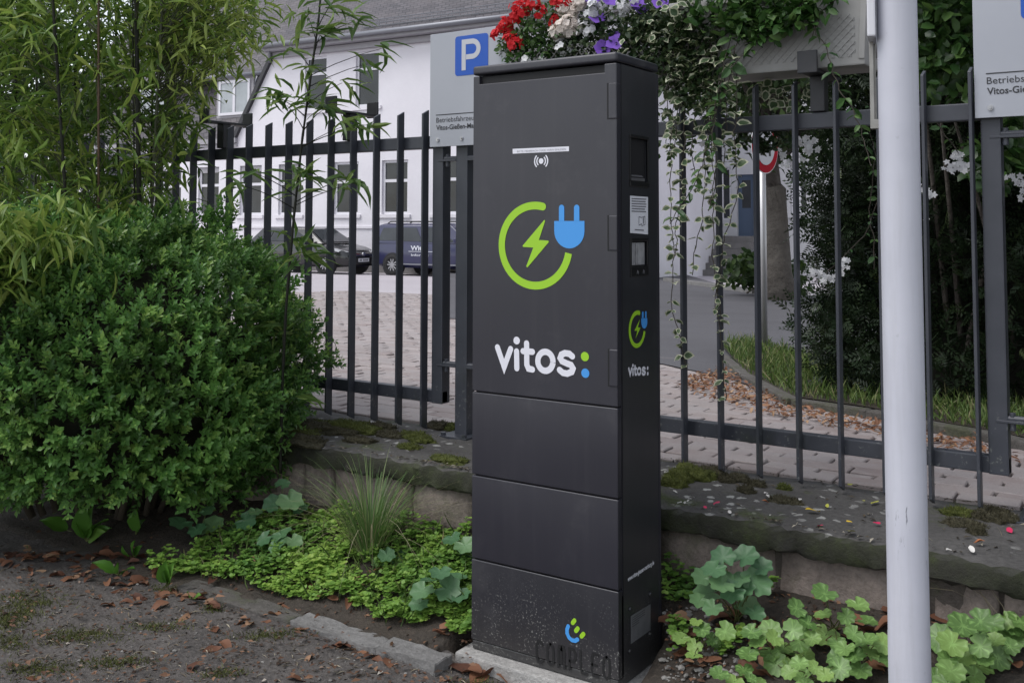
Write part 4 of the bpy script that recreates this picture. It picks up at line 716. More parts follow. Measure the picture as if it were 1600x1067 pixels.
# ================================================================ CARS
M_tyre = plain('tyre', (.012, .012, .013), .8); M_rim = plain('rim', (.35, .35, .37), .35, .7); M_carglass = glass_mat('car_glass', (.02, .023, .026)); M_plast = plain('dark_trim', (.016, .016, .018), .6); M_lamp = plain('lamp_clear', (.55, .56, .58), .15); M_red = plain('lamp_red', (.38, .012, .015), .2); M_chrome = plain('chrome', (.6, .6, .62), .15, 1)
def loft(mb, rings, close=True):
    n = len(rings[0]); V = [q for r in rings for q in r]; F = [(i*n+k, i*n+(k+1) % n, (i+1)*n+(k+1) % n, (i+1)*n+k) for i in range(len(rings)-1) for k in range(n)]
    if close: F += [tuple(range(n)), tuple(reversed(range((len(rings)-1)*n, len(rings)*n)))]
    mb.add(V, F)
def car(name, label, paint, stations, gh, wheels, rails, loc, rz):
    """x forward, z up; gh: base rear/front x, roof rear/front x, base z, roof z, half widths"""
    root = empty(name); tag(root, label, 'car'); mb = MB(); rings = []
    for (x, zb, zt_, hw) in stations:
        h = [(hw*.80, zb), (hw*.97, zb+.10), (hw, zb+(zt_-zb)*.45), (hw*.985, zb+(zt_-zb)*.75), (hw*.93, zt_-.03), (hw*.80, zt_)]
        rings.append([(x, y, z) for y, z in h]+[(x, -y, z) for y, z in reversed(h)])
    loft(mb, rings); body = mb.build('body', paint, root, smooth=True, angle=R(38))
    br_, bf, rr_, rf, zb, zr, hb, hr = gh; zm = zr-.05
    ring = lambda x0, x1, z, hw: [(x0, hw, z), (x1, hw*.96, z), (x1, -hw*.96, z), (x0, -hw, z)]
    mb = MB(); V = ring(br_, bf, zb, hb)+ring(rr_+(-.02), rf+.12, zm, hr+.05)+ring(rr_+.12, rf-.1, zr, hr-.08); F = [(i, (i+1) % 4, 4+(i+1) % 4, 4+i) for i in range(4)]+[(4+i, 4+(i+1) % 4, 8+(i+1) % 4, 8+i) for i in range(4)]+[(8, 9, 10, 11)]; mb.add(V, F); cabn = mb.build('cabin', paint, root, bevel=.03, seg=2, smooth=True, angle=R(40))
    # side glass, windscreen
    A, B, C, D = Vector(V[0]), Vector(V[1]), Vector(V[5]), Vector(V[4])
    S = lambda s, k: (A*(1-s)+B*s)*(1-k)+(D*(1-s)+C*s)*k
    for sgn in (1, -1):
        for (s0, s1, k0, k1, lean0, lean1) in gh_windows[name]:
            P = [S(s0, k0), S(s1, k0), S(s1-lean1, k1), S(s0+lean0, k1)]; nrm = (P[1]-P[0]).cross(P[3]-P[0]).normalized()
            if nrm.y < 0: nrm = -nrm
            P = [q+nrm*.012 for q in P]; P = [Vector((q.x, q.y*sgn, q.z)) for q in P]; mb = MB(); mb.add(P, [(0, 1, 2, 3)]); mb.build('side_window', M_carglass, root)
    for (i, j, name_, o) in ((1, 5, 'windscreen', .012), (0, 4, 'rear_window', -.012)):
        a, b, c, d = Vector(V[i]), Vector(V[3-i]), Vector(V[8-j+3]) if False else Vector(V[7 if i == 0 else 6]), Vector(V[j])
        Q = lambda s, k: (a*(1-s)+b*s)*(1-k)+(d*(1-s)+c*s)*k
        mb = MB(); mb.add([Q(.06, .08)+Vector((o*1.5, 0, .01)), Q(.94, .08)+Vector((o*1.5, 0, .01)), Q(.92, .92)+Vector((o*1.5, 0, .01)), Q(.08, .92)+Vector((o*1.5, 0, .01))], [(0, 1, 2, 3)]); mb.build(name_, M_carglass, root)
    wr = wheels[2]
    for x in wheels[:2]:
        for s in (1, -1):
            hw = [q for q in stations if abs(q[0]) < 1.6][0][3]
            mb = MB(); mb.tube([(x, s*(hw-.16), wr), (x, s*(hw+.004), wr)], wr+.065, 28); mb.build('wheel_arch', M_plast, root)
            wv = empty('wheel', (x, s*(hw-.1), wr)); wv.parent = root
            prof = [(-.09, wr*.64), (-.10, wr*.8), (-.085, wr*.96), (-.05, wr), (.05, wr), (.085, wr*.96), (.10, wr*.8), (.09, wr*.64)]
            mb = MB(); nn = 32; Vv = [(x+r_*math.cos(a*2*math.pi/nn), s*(hw-.055)+yy, wr+r_*math.sin(a*2*math.pi/nn)) for yy, r_ in prof for a in range(nn)]; mb.add(Vv, [(i*nn+a, i*nn+(a+1) % nn, (i+1)*nn+(a+1) % nn, (i+1)*nn+a) for i in range(len(prof)-1) for a in range(nn)]); mb.build('tyre', M_tyre, wv, smooth=True)
            mb = MB(); yo = s*(hw+.012); mb.tube([(x, s*(hw-.1), wr), (x, yo-s*.03, wr)], wr*.62, 24)
            for k in range(10): a = k*math.pi/5; mb.bar((x+.05*math.cos(a), yo, wr+.05*math.sin(a)), (x+wr*.6*math.cos(a+.05*(-1)**k), yo, wr+wr*.6*math.sin(a+.05*(-1)**k)), .035, .03, (0, 1, 0))
            mb.tube([(x, yo-s*.02, wr), (x, yo+s*.015, wr)], .055, 12); mb.build('rim', M_rim, wv)
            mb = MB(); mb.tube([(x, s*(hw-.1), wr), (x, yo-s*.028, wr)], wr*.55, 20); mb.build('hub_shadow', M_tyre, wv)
    if rails:
        for s in (1, -1):
            mb = MB(); y = s*(hr-.1); mb.tube([(rr_+.2, y, zr), (rr_+.3, y, zr+.06), (rf-.4, y, zr+.06), (rf-.25, y, zr)], .02, 8); mb.build('roof_rail', M_plast, root)
    for s in (1, -1):
        mb = MB(); mb.box(bf-.42, bf-.30, s*(hb+.02) if s > 0 else -hb-.20, hb+.20 if s > 0 else -hb-.02, zb+.03, zb+.17); mb.build('mirror', paint, root, bevel=.03)
    return root
gh_windows = {'black_hatchback': [(.10, .28, .16, .84, .10, -.01), (.30, .56, .12, .86, .02, .0), (.58, .90, .10, .84, .0, .16)], 'blue_van': [(.04, .26, .14, .84, .03, .0), (.30, .53, .10, .86, .01, .01), (.57, .88, .08, .86, .0, .12)]}
M_black = plain('black_paint', (.008, .008, .009), .22, 0, spec=.6); M_black.node_tree.nodes['Principled BSDF'].inputs['Coat Weight'].default_value = .5
M_navy = plain('navy_paint', (.018, .020, .068), .3, 0, spec=.55); M_navy.node_tree.nodes['Principled BSDF'].inputs['Coat Weight'].default_value = .4
dirh = math.atan2(fd[1], fd[0])
stH = [(-2.13, .38, .86, .66), (-2.05, .26, .95, .78), (-1.8, .22, .98, .84), (-1.2, .2, .97, .87), (0, .2, .95, .88), (.9, .2, .95, .88), (1.25, .2, .90, .875), (1.7, .2, .82, .84), (1.95, .22, .74, .78), (2.1, .24, .66, .68), (2.17, .30, .56, .56)]
pc = hg(507, 428); pv_ = hg(613, 430)
hat = car('black_hatchback', 'shiny black hatchback parked beside the white building', M_black, stH, (-1.98, 1.18, -1.45, .30, .93, 1.45, .83, .62), (-1.28, 1.34, .315), False, None, 0)
for s in (1, -1):
    mb = MB(); mb.hexa([(x, s*y, z) for z, q in ((.60, 0), (.735, -.12)) for (x, y) in ((2.125+q*.5, .46), (2.02+q*.5, .60), (1.90+q, .70), (1.78+q, .795))][:8] if False else [(2.13, s*.42, .60), (2.13, s*.42, .66), (2.035, s*.66, .62), (2.03, s*.66, .70), (2.08, s*.42, .60), (2.05, s*.42, .70), (1.72, s*.845, .70), (1.70, s*.845, .79)]); mb.build('headlight', M_lamp, hat)
mb = MB(); mb.box(2.12, 2.19, -.46, .46, .56, .585); mb.tube([(2.15, 0, .60), (2.20, 0, .60)], .06, 16); mb.build('grille_bar', M_chrome, hat); mb = MB(); mb.box(2.10, 2.175, -.58, .58, .30, .50); mb.build('grille', M_plast, hat, bevel=.02)
mb = MB(); mb.box(2.175, 2.19, -.26, .26, .36, .47); npz = mb.build('number_plate', M_wht, hat, bevel=.004); mb = MB()
for k in range(7):
    if k == 2: continue
    mb.box(2.1905, 2.192, -.21+k*.06, -.175+k*.06, .385, .445)
mb.build('characters', M_plast, npz); mb = MB(); mb.box(2.10, 2.19, -.60, .60, .225, .25); mb.build('bumper_lip', M_chrome, hat)
stV = [(-2.22, .40, 1.0, .76), (-2.18, .30, 1.02, .82), (-1.9, .24, 1.02, .86), (-1.2, .23, 1.02, .87), (0, .23, 1.01, .87), (1.0, .23, 1.0, .87), (1.35, .23, .98, .86), (1.8, .23, .90, .82), (2.1, .26, .78, .74), (2.22, .32, .62, .64)]
van = car('blue_van', 'dark blue estate van with white lettering parked by the white building', M_navy, stV, (-2.18, 1.35, -2.02, .52, .99, 1.60, .83, .68), (-1.42, 1.46, .315), True, None, 0)
for s in (1, -1):
    mb = MB(); mb.box(-2.225, -2.10, min(s*.74, s*.86), max(s*.74, s*.86), .82, 1.18); mb.build('tail_light', M_red, van, bevel=.02)
mb = MB(); mb.box(-2.30, -2.1, -.82, .82, .32, .48); mb.build('bumper', M_plast, van, bevel=.03)
M_vtxt = plain('van_lettering', (.62, .64, .70), .5)
q = -.882
put_text('lettering', 'Witte', M_vtxt, van, (-.72, q, .78), (-.10, q, .78), .14, (0, -1, 0), .03); put_text('lettering', 'kt', M_vtxt, van, (.38, q, .78), (.62, q, .78), .14, (0, -1, 0), .03)
put_text('lettering', 'Informat', M_vtxt, van, (-.70, q, .60), (-.04, q, .60), .07, (0, -1, 0), .01); put_text('lettering', 'ste', M_vtxt, van, (.38, q, .60), (.60, q, .60), .07, (0, -1, 0), .01)
mb = MB(); mb.add([(-.80, q, .735), (.75, q, .735), (.75, q, .750), (-.80, q, .750)], [(0, 1, 2, 3)]); mb.build('side_stripe', M_vtxt, van); mb = MB(); mb.box(-1.0, 1.1, -.888, -.86, .33, .37); mb.build('side_moulding', M_pipe, van)
for o, pt, wx in ((hat, pc, 1.34), (van, pv_, -1.42)):
    c_, s_ = math.cos(dirh), math.sin(dirh); oy = -.87; o.location = (pt[0]-wx*c_+oy*s_, pt[1]-wx*s_-oy*c_, pt[2]+.002); o.rotation_euler = (0, 0, dirh)
# ================================================================ VERGE, ROUND SIGN, TREE, HEDGE
M_grass = leafmat('grass_blades', [(0, (.055, .105, .025)), (.55, (.12, .195, .045)), (.85, (.20, .25, .08)), (1, (.30, .27, .15))], .5, .3)
vp_ = [hg(u, v) for u, v in [(1128, 548), (1175, 540), (1240, 560), (1420, 600), (1640, 640), (2500, 640), (2500, 905), (1560, 690), (1440, 668), (1360, 650), (1240, 632), (1165, 592)]]
mb = MB(); mb.add([(p[0], p[1], zc(p[1])+.045) for p in vp_], [tuple(range(len(vp_)))]); tag(mb.build('verge', M_soil), kind='structure')
from mathutils.geometry import intersect_point_tri_2d
def inpoly(x, y, P):
    c = False; n = len(P)
    for i in range(n):
        a, b = P[i], P[i-1]
        if (a[1] > y) != (b[1] > y) and x < (b[0]-a[0])*(y-a[1])/(b[1]-a[1])+a[0]: c = not c
    return c
def sample_poly(P, n):
    xs = [p[0] for p in P]; ys = [p[1] for p in P]; out = []
    while len(out) < n:
        x, y = rng.uniform(min(xs), max(xs)), rng.uniform(min(ys), max(ys))
        if inpoly(x, y, P): out.append((x, y))
    return np.array(out)
pts = sample_poly(vp_, 15000); b_ = np.c_[pts, [zc(y)+.045 for y in pts[:, 1]]]; d_ = norm(np.c_[rng.normal(0, .45, (15000, 2)), np.ones(15000)])
tag(link('verge_grass', leaf_mesh('verge_grass', b_, d_, rdir(15000), rng.uniform(.03, .14, 15000)*rng.uniform(.5, 1, 15000), .007, T_BLADE), None, M_grass), 'rough green grass on the verge below the dark hedge', 'grass', kind='stuff')
# verge kerb stones
kv = [hg(u, v) for u, v in [(1130, 565), (1165, 597), (1240, 638), (1360, 656), (1440, 674), (1560, 696), (1660, 722), (2500, 908)]]; vk = MB(); vk.bar((kv[3][0], kv[3][1], kv[3][2]-.05), (kv[5][0], kv[5][1], kv[5][2]-.05), .05, .05); vkerb = vk.build('verge_kerb', M_mortar); tag(vkerb, kind='structure')
for a, b in zip(kv, kv[1:]):
    L_ = np.linalg.norm(b-a); n_ = max(1, int(L_/.5))
    for k in range(n_):
        p, q = a+(b-a)*(k+.01)/n_, a+(b-a)*(k+.99)/n_; mb = MB(); mb.bar((p[0], p[1], zc(p[1])+.015), (q[0], q[1], zc(q[1])+.015), .07, .075); mb.build('kerb_stone', M_kerbd, vkerb, bevel=.008)
# far kerb and low shrubs
fk = [hz(u, v, -.25) for u, v in [(1040, 432), (1130, 452), (1180, 462), (1260, 462)]]; 
mb = MB()
for a, b in zip(fk, fk[1:]): mb.bar((a[0], a[1], zc(a[1])+.06), (b[0], b[1], zc(b[1])+.06), .15, .16)
tag(mb.build('far_kerb', M_kerb), kind='structure')
# round sign
sp_ = hg(1194, 556); M_signpole = plain('galvanised', (.42, .42, .43), .4, .5); rs = empty('round_sign', sp_); tag(rs, 'round white road sign with red rim on thin galvanised pole', 'sign')
zs0 = zc(sp_[1]); mb = MB(); mb.tube([(sp_[0], sp_[1], zs0-.1), (sp_[0], sp_[1], zs0+1.75)], .03, 16); mb.build('pole', M_signpole, rs, smooth=True)
cdep = float((sp_-CAM)@FW); sc_c = sp_.copy(); sc_c[2] = hd(1188, 228, cdep)[2];  
vx = -np.array([FW[0], FW[1], 0]); vx /= np.linalg.norm(vx); ca, sa = math.cos(R(48)), math.sin(R(48)); nn_ = np.array([vx[0]*ca-vx[1]*sa, vx[0]*sa+vx[1]*ca, 0])
ta = np.array([-nn_[1], nn_[0], 0]); sc_c = sc_c+nn_*.05-ta*(.045 if ta@RT > 0 else -.045)
def sdisc(r, off, th=.004, n=40):
    m_ = MB(); c = sc_c+nn_*off; P = [c+ta*r*math.cos(k*2*math.pi/n)+np.array([0, 0, 1])*r*math.sin(k*2*math.pi/n) for k in range(n)]; m_.prism(P, Vector(nn_)*th); return m_
sdisc(.225, 0).build('disc', plain('sign_white', (.7, .7, .72), .4), rs); sdisc(.218, .005, .001).build('red_rim', plain('sign_red', (.45, .010, .025), .8, spec=.15), rs); sdisc(.155, .008, .001).build('white_field', plain('field_white', (.7, .7, .72), .8, spec=.15), rs)
mb = MB()
for (a, b) in ((-.09, -.055), (.05, .085)):
    P = [sc_c+nn_*.0105+ta*x+np.array([0, 0, z]) for x, z in ((a, -.08), (b, -.08), (b, .02), (a, .02))]; mb.add(P, [(0, 1, 2, 3)])
mb.build('symbol', M_plast, rs)
# tree behind the drive
M_bark = plain('bark', (.07, .06, .052), .95, c2=(.13, .115, .10), scale=3, bs=1, bscale=9, bdist=.06)
M_treeleaf = leafmat('tree_leaves', [(0, (.012, .030, .007)), (.6, (.030, .062, .013)), (1, (.055, .095, .020))], .5, .3)
def tree(name, label, base, rad, h, crown, ncl, per, lsz, seed, lm=M_treeleaf, group=None):
    r_ = np.random.RandomState(seed); root = empty(name, base); tag(root, label, 'tree', group); base = np.array(base)
    mb = MB(); pts_ = [base+np.array([r_.normal(0, .04)*k, r_.normal(0, .04)*k, h*k/6]) for k in range(7)]; pts_[0] = base-np.array([0, 0, .1]); mb.tube(pts_, [rad*1.35]+[rad*(1-.08*k) for k in range(1, 7)], 14); mb.build('trunk', M_bark, root, smooth=True)
    cc = np.array(crown[:3])+base; cr_ = np.array(crown[3:]); cl = []
    while len(cl) < ncl:
        q = r_.uniform(-1, 1, 3); n2_ = np.linalg.norm(q)
        if .35 < n2_ < 1: cl.append(cc+q*cr_)
    for k in range(9):
        e = cl[k]; s = pts_[4+k % 3]; mb = MB(); mid = (s+e)/2+np.array([0, 0, .25]); mb.tube([s, mid, e], [rad*.42, rad*.25, rad*.06], 7); mb.build('limb', M_bark, root, smooth=True)
    B = []; 
    for c in cl: B.append(c+r_.normal(0, 1, (per, 3))*np.array([.38, .38, .26])*min(cr_)*.42)
    B = np.concatenate(B); K = len(B); me = leaf_mesh('crown', B, norm(r_.normal(size=(K, 3))+[0, 0, -.4]), norm(r_.normal(size=(K, 3))*.6+[0, 0, 1]), r_.uniform(.7, 1.25, K)*lsz, r_.uniform(.5, .75, K)*lsz, T_DIA); o = link('crown', me, root, lm); tag(o, kind='stuff'); return root
tb = hg(1216, 470); tree('broadleaf_tree', 'thick trunked broadleaf tree beyond the drive behind the round sign', (tb[0], tb[1], zc(tb[1])), .30, 3.0, (.6, 0, 5.6, 4.2, 3.2, 2.9), 220, 110, .17, 3)
tb2 = hd(20, 300, 22); tree('backdrop_tree', 'added dark tree across the court darkening the view behind the bamboo', (tb2[0], tb2[1], zc(tb2[1])), .25, 2.6, (-1.0, 0, 3.6, 2.6, 2.4, 2.6), 150, 80, .17, 5)  # tree added as a dark backdrop behind the bamboo
M_yew = leafmat('yew_needles', [(0, (.008, .018, .007)), (.6, (.016, .032, .011)), (.9, (.034, .056, .018)), (1, (.08, .11, .03))], .5, .12)
def hedge(name, label, x0, x1, y0, y1, z0, z1, n, seed):
    r_ = np.random.RandomState(seed); root = empty(name, ((x0+x1)/2, (y0+y1)/2, z0)); tag(root, label, 'hedge')
    B, Dn, Nn, Ln = [], [], [], []
    for k in range(n):
        f = r_.rand(); z = z0+(z1-z0)*r_.rand()**.9
        if f < .62: x, y, o = r_.uniform(x0, x1), y0, np.array([0, -1, .25])
        elif f < .86: x, y, o = x0, r_.uniform(y0, y1), np.array([-1, -.2, .25])
        else: x, y, z, o = r_.uniform(x0, x1), r_.uniform(y0, y1), z1, np.array([0, 0, 1])
        p = np.array([x, y, z]); bul = .30*fbm(p, 1.6)+.10*fbm(p, 5); taper = -.28*max(0, (z-1.3))*(1 if f >= .62 and f < .86 else .3); p = p+o*(bul+taper-r_.rand()**2*.30)
        if p[0] < x0+.35 and z < .75: p[0] += .2*(.75-z)
        d = norm(o*.8+r_.normal(0, .55, 3)+np.array([0, 0, .1])); Ls = r_.uniform(.07, .15); side = norm(np.cross(d, r_.normal(size=3))); up_ = np.cross(side, d)
        for q in range(9):
            t_ = (q+1)/10; s = (-1)**q; B.append(p+d*Ls*t_); Dn.append(d*.7+side*s*.8+up_*.1); Nn.append(up_); Ln.append(.046*(1-.4*t_))
    K = len(B); tint = np.repeat(np.clip(r_.beta(2, 3, n)+.25*(r_.rand(n) > .93), 0, 1), 9)
    me = leaf_mesh('foliage', np.array(B), np.array(Dn), np.array(Nn), np.array(Ln), .013, T_DIA, tint); o = link('foliage', me, root, M_yew); tag(o, kind='stuff')
    mb = MB(); mb.box(x0+.30, x1-.2, y0+.26, y1-.2, z0, z1-.35); b2 = mb.build('shade_core', plain('hedge_shade', (.012, .012, .008), 1), root);  # solid dark box standing in for the shaded inside of the hedge
    for k in range(5):
        mb = MB(); x = x0+.5+(x1-x0-1)*k/4; mb.tube([(x, (y0+y1)/2, z0-.05), (x+.1, (y0+y1)/2, z0+1.2)], [.05, .03], 8); mb.build('trunk', M_bark, root)
    return root
hedge('yew_hedge', 'tall dark yew hedge behind the fence on the grass verge', -.42, 3.2, 3.12, 4.6, .27, 3.6, 27000, 11)
# ================================================================ FOREGROUND PLANTS
def hs(u, v):
    z = 0.0
    for _ in range(12): q = hz(u, v, z); z = .5*z+.5*zs(q[0], min(max(q[1], -.1), .45))
    return hz(u, v, z)
def bent(p, q, sag, n=6):
    p, q = np.array(p, float), np.array(q, float); return [p+(q-p)*t+np.array([0, 0, sag])*4*t*(1-t) for t in np.linspace(0, 1, n)]
# ---------------------------------------------------------------- box bush
M_box = leafmat('box_leaves', [(0, (.055, .130, .036)), (.5, (.10, .225, .055)), (.85, (.16, .31, .072)), (1, (.27, .42, .10))], .36, .4, .4, big=4)
M_twig = plain('twig', (.045, .036, .025), .9, c2=(.08, .065, .045), scale=12)
bc = hd(160, 585, 4.35); ex, ey = np.array([RT[0], RT[1], 0]), np.array([FW[0], FW[1], 0]); ex /= np.linalg.norm(ex); ey /= np.linalg.norm(ey)
bush = empty('box_bush', (bc[0], bc[1], -.05)); tag(bush, 'big rounded box bush with small glossy leaves against the wall', 'bush')
r5 = np.random.RandomState(5); B, Dn, Nn, Ln, Tn = [], [], [], [], []
nsp = 0
while nsp < 8800:
    d = norm(r5.normal(size=3))
    if d[1] > .8 and r5.rand() < .6: continue                                   # the back of the bush rests on the fence
    pad = fbm(d*np.array([1, 1, 1.5]), 6.0); lump = 1+.12*fbm(d*1.0+np.array([3, 1, 2]), 2.6)+.15*pad; sup = (abs(d[0])**2.6+abs(d[1])**2.6+abs(d[2])**2.6)**(-1/2.6)
    if pad < -.12 and r5.rand() < .6: continue
    dep = r5.rand()**2*.22; rad = lump*sup*(1-dep)
    loc = np.array([d[0]*.82, d[1]*.54, d[2]*.64])*rad; p = bc+ex*loc[0]+ey*loc[1]+np.array([0, 0, loc[2]])
    if p[2] < (.11 if d[1] < .1 else .03)+.07*fbm(p, 4): continue
    nsp += 1; out = norm(ex*d[0]+ey*d[1]+np.array([0, 0, d[2]])); ax = norm(out*.8+np.array([0, 0, .55])+r5.normal(0, .38, 3)); s0 = norm(np.cross(ax, r5.normal(size=3))); u0 = np.cross(ax, s0)
    L_ = r5.uniform(.05, .085); tn = np.clip(r5.beta(2.7, 2.0)+.35*(r5.rand() > .9)*(dep < .03), 0, 1); npair = 5
    for k in range(npair):
        a = s0 if k % 2 == 0 else u0; t_ = (k+.6)/npair
        for s in (1, -1): B.append(p+ax*L_*t_); Dn.append(ax*.75+a*s*.8); Nn.append(ax*.8-a*s*.45+np.array([0, 0, .4])+out*.3); Ln.append(r5.uniform(.024, .034)); Tn.append(tn)
    B.append(p+ax*L_); Dn.append(ax+s0*.2); Nn.append(u0); Ln.append(.02); Tn.append(min(1, tn+.4))
K = len(B); me = leaf_mesh('foliage', np.array(B), np.array(Dn), np.array(Nn), np.array(Ln), np.array(Ln)*.52, T_DIA, np.clip(np.array(Tn)+r5.normal(0, .06, K), 0, 1)); tag(link('foliage', me, bush, M_box), kind='stuff')
for k in range(14):
    a = r5.uniform(-.6, .6); b0 = bc+ex*a*.5+ey*r5.uniform(-.1, .1); b0[2] = -.04; e = bc+ex*a*1.1+ey*r5.uniform(-.25, .15)+np.array([0, 0, r5.uniform(-.1, .4)]); mb = MB(); mb.tube(bent(b0, e, .05), [.016, .013, .011, .009, .006, .004], 6); mb.build('stem', M_twig, bush, smooth=True)
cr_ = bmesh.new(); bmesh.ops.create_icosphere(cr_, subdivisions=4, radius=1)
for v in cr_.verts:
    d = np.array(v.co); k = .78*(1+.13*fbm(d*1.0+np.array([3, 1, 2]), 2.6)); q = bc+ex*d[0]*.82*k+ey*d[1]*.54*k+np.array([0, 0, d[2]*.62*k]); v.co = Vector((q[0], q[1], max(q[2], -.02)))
me = bpy.data.meshes.new('shade_core'); cr_.to_mesh(me); cr_.free(); link('shade_core', me, bush, plain('bush_shade', (.016, .018, .010), 1, c2=(.03, .028, .018), scale=20))  # solid dark core added to block see-through, standing in for the bush's inner shade
# ---------------------------------------------------------------- bamboo
M_bam = leafmat('bamboo_leaves', [(0, (.038, .090, .020)), (.4, (.10, .19, .036)), (.75, (.22, .32, .06)), (1, (.36, .43, .11))], .42, .38, .4)
M_bamo = leafmat('bamboo_leaf', [(0, (.055, .115, .028)), (.5, (.11, .19, .045)), (1, (.22, .30, .08))], .42, .35, .4, rand=True)
M_culm = plain('dark_culm', (.009, .010, .007), .65, c2=(.018, .019, .012), scale=6, spec=.3); M_culmb = plain('brown_culm', (.10, .055, .025), .45, c2=(.06, .035, .018), scale=5); M_culmg = plain('green_culm', (.05, .06, .02), .45, c2=(.03, .035, .014), scale=5)
def culm(mb, P, r):
    P = [np.array(q, float) for q in P]; L_ = sum(np.linalg.norm(b-a) for a, b in zip(P, P[1:])); n = int(L_/.17)+2; acc = np.linspace(0, 1, n*4); seg = np.array([0]+list(np.cumsum([np.linalg.norm(b-a) for a, b in zip(P, P[1:])])))/L_; A = np.array(P); pts_ = np.stack([np.interp(acc, seg, A[:, i]) for i in range(3)], 1)
    rad = [r*(1.22 if i % 4 == 0 else 1)*(1-.35*a) for i, a in enumerate(acc)]; mb.tube(pts_, rad, 10)
def spray(c, n, r_, L0=(.07, .12), W=.0145, spread=.05, droop=.5, main=None):
    b = np.array(c)+r_.normal(0, spread, (n, 3))*[1, 1, .7]; d = norm(r_.normal(size=(n, 3))*[1, 1, .55]+np.array([0, 0, -droop])+(0 if main is None else np.array(main)*.8)); nn2 = norm(r_.normal(0, .45, (n, 3))+np.array([0, 0, 1])); L_ = r_.uniform(L0[0], L0[1], n); return b, d, nn2, L_
r6 = np.random.RandomState(6); bam = empty('bamboo', hd(160, 620, 4.9)); bam.location[2] = 0; tag(bam, 'dense bamboo clump with dark culms behind the box bush', 'bamboo')
cl_list = []
for (u0, u1, dep, r, m_) in [(80, 102, 4.3, .0075, M_culm), (118, 117, 5.2, .009, M_culm), (154, 154, 4.35, .006, M_culmb), (212, 217, 4.4, .0115, M_culm), (207, 210, 4.42, .004, M_culm), (256, 238, 4.45, .0075, M_culmg), (240, 236, 5.0, .006, M_culm), (30, 20, 5.1, .009, M_culm), (-20, -30, 4.7, .009, M_culmg), (268, 250, 5.1, .006, M_culmg), (60, 55, 5.3, .008, M_culmg), (180, 185, 5.4, .008, M_culm)]:
    top = hd(u0, -40, dep); bot = hd(u1, 300, dep); d = (top-bot)/(top[2]-bot[2]); b0 = bot-d*(bot[2]-.0); b0[2] = 0.0; t2 = bot+d*(3.4-bot[2]); mb = MB(); culm(mb, [b0, bot, t2], r); mb.build('culm', m_, bam, smooth=True); cl_list.append((bot, d, dep))
poly = [(-90, -90), (330, -90), (405, 5), (392, 60), (345, 105), (305, 180), (300, 205), (262, 300), (205, 340), (205, 400), (150, 330), (110, 380), (70, 440), (-90, 440)]
BB, DD, NN, LL, TT = [], [], [], [], []; mbb = MB()
tips = np.r_[sample_poly(poly, 540), sample_poly([(235, -60), (330, -60), (402, 5), (385, 65), (340, 105), (255, 120)], 110)]
for (u, v) in tips:
    dep = r6.uniform(4.25, 5.4) if u < 240 else r6.uniform(4.4, 5.2)
    if v > 320: dep = r6.uniform(3.75, 4.0) if u < 130 else r6.uniform(4.3, 4.6)
    c = hd(u, v, dep); n = r6.randint(10, 18); fine = u > 255 and v < 170
    b, d, nn2, L_ = spray(c, n, r6, (.065, .105) if fine else (.08, .13), spread=.06, droop=.45 if v < 320 else .9)
    BB.append(b); DD.append(d); NN.append(nn2); LL.append(L_); TT.append(np.clip(r6.normal(.70 if fine else .52, .2, n)+(.15 if dep < 4.6 else -.06), 0, 1))  # backlight on the fine leaves and shade at depth painted into the tint
    q = min(cl_list, key=lambda k: abs((k[0]+k[1]*(c[2]-k[0][2]-.15)-c)[0])+abs((k[0]+k[1]*(c[2]-k[0][2]-.15)-c)[1])); s = q[0]+q[1]*(c[2]-.22-q[0][2]); mbb.tube(bent(s, c, -.015, 4), [.0028, .0022, .0018, .001], 4, False)
BB, DD, NN, LL, TT = map(np.concatenate, (BB, DD, NN, LL, TT)); tag(link('foliage', leaf_mesh('foliage', BB, DD, NN, LL, LL*.165, T_BLADE, TT), bam, M_bam), kind='stuff'); mbb.build('branches', M_culmg, bam); bam.children[-1]['kind'] = 'stuff'
# the single shoot in front of the fence
bs = empty('bamboo_shoot', hd(441, 660, 4.05)); bs.location[2] = .0; tag(bs, 'slender young bamboo shoot rising between box bush and fence', 'bamboo')
sp = [hd(438, 740, 4.05), hd(441, 600, 4.05), hd(447, 480, 4.05), hd(458, 350, 4.08), hd(472, 220, 4.1), hd(487, 110, 4.12), hd(498, 30, 4.15), hd(505, -60, 4.15)]
mb = MB(); culm(mb, sp, .0062); mb.build('culm', M_culm, bs, smooth=True)
spa = np.array(sp); lm_ = []
for k in range(4):
    T_, F_, _ = T_BLADE; V_ = T_.copy(); V_[:, 1] *= .17; V_[:, 2] = V_[:, 2]*(.6+.5*k)+.02*np.sin(V_[:, 0]*5+k); m2 = bpy.data.meshes.new('leaf'); m2.from_pydata([tuple(q) for q in V_], [], F_); m2.materials.append(M_bamo); lm_.append(m2)
def leaf_obj(parent, meshes, p, d, n, L_, name='leaf', wid=1.0):
    d = Vector(d).normalized(); y = Vector(n).cross(d).normalized(); z = d.cross(y); o = link(name, random.choice(meshes), parent); M_ = Matrix((d, y, z)).transposed().to_4x4(); M_.translation = Vector(p); o.matrix_basis = M_ @ Matrix.Diagonal((L_, L_*wid, L_, 1)); return o
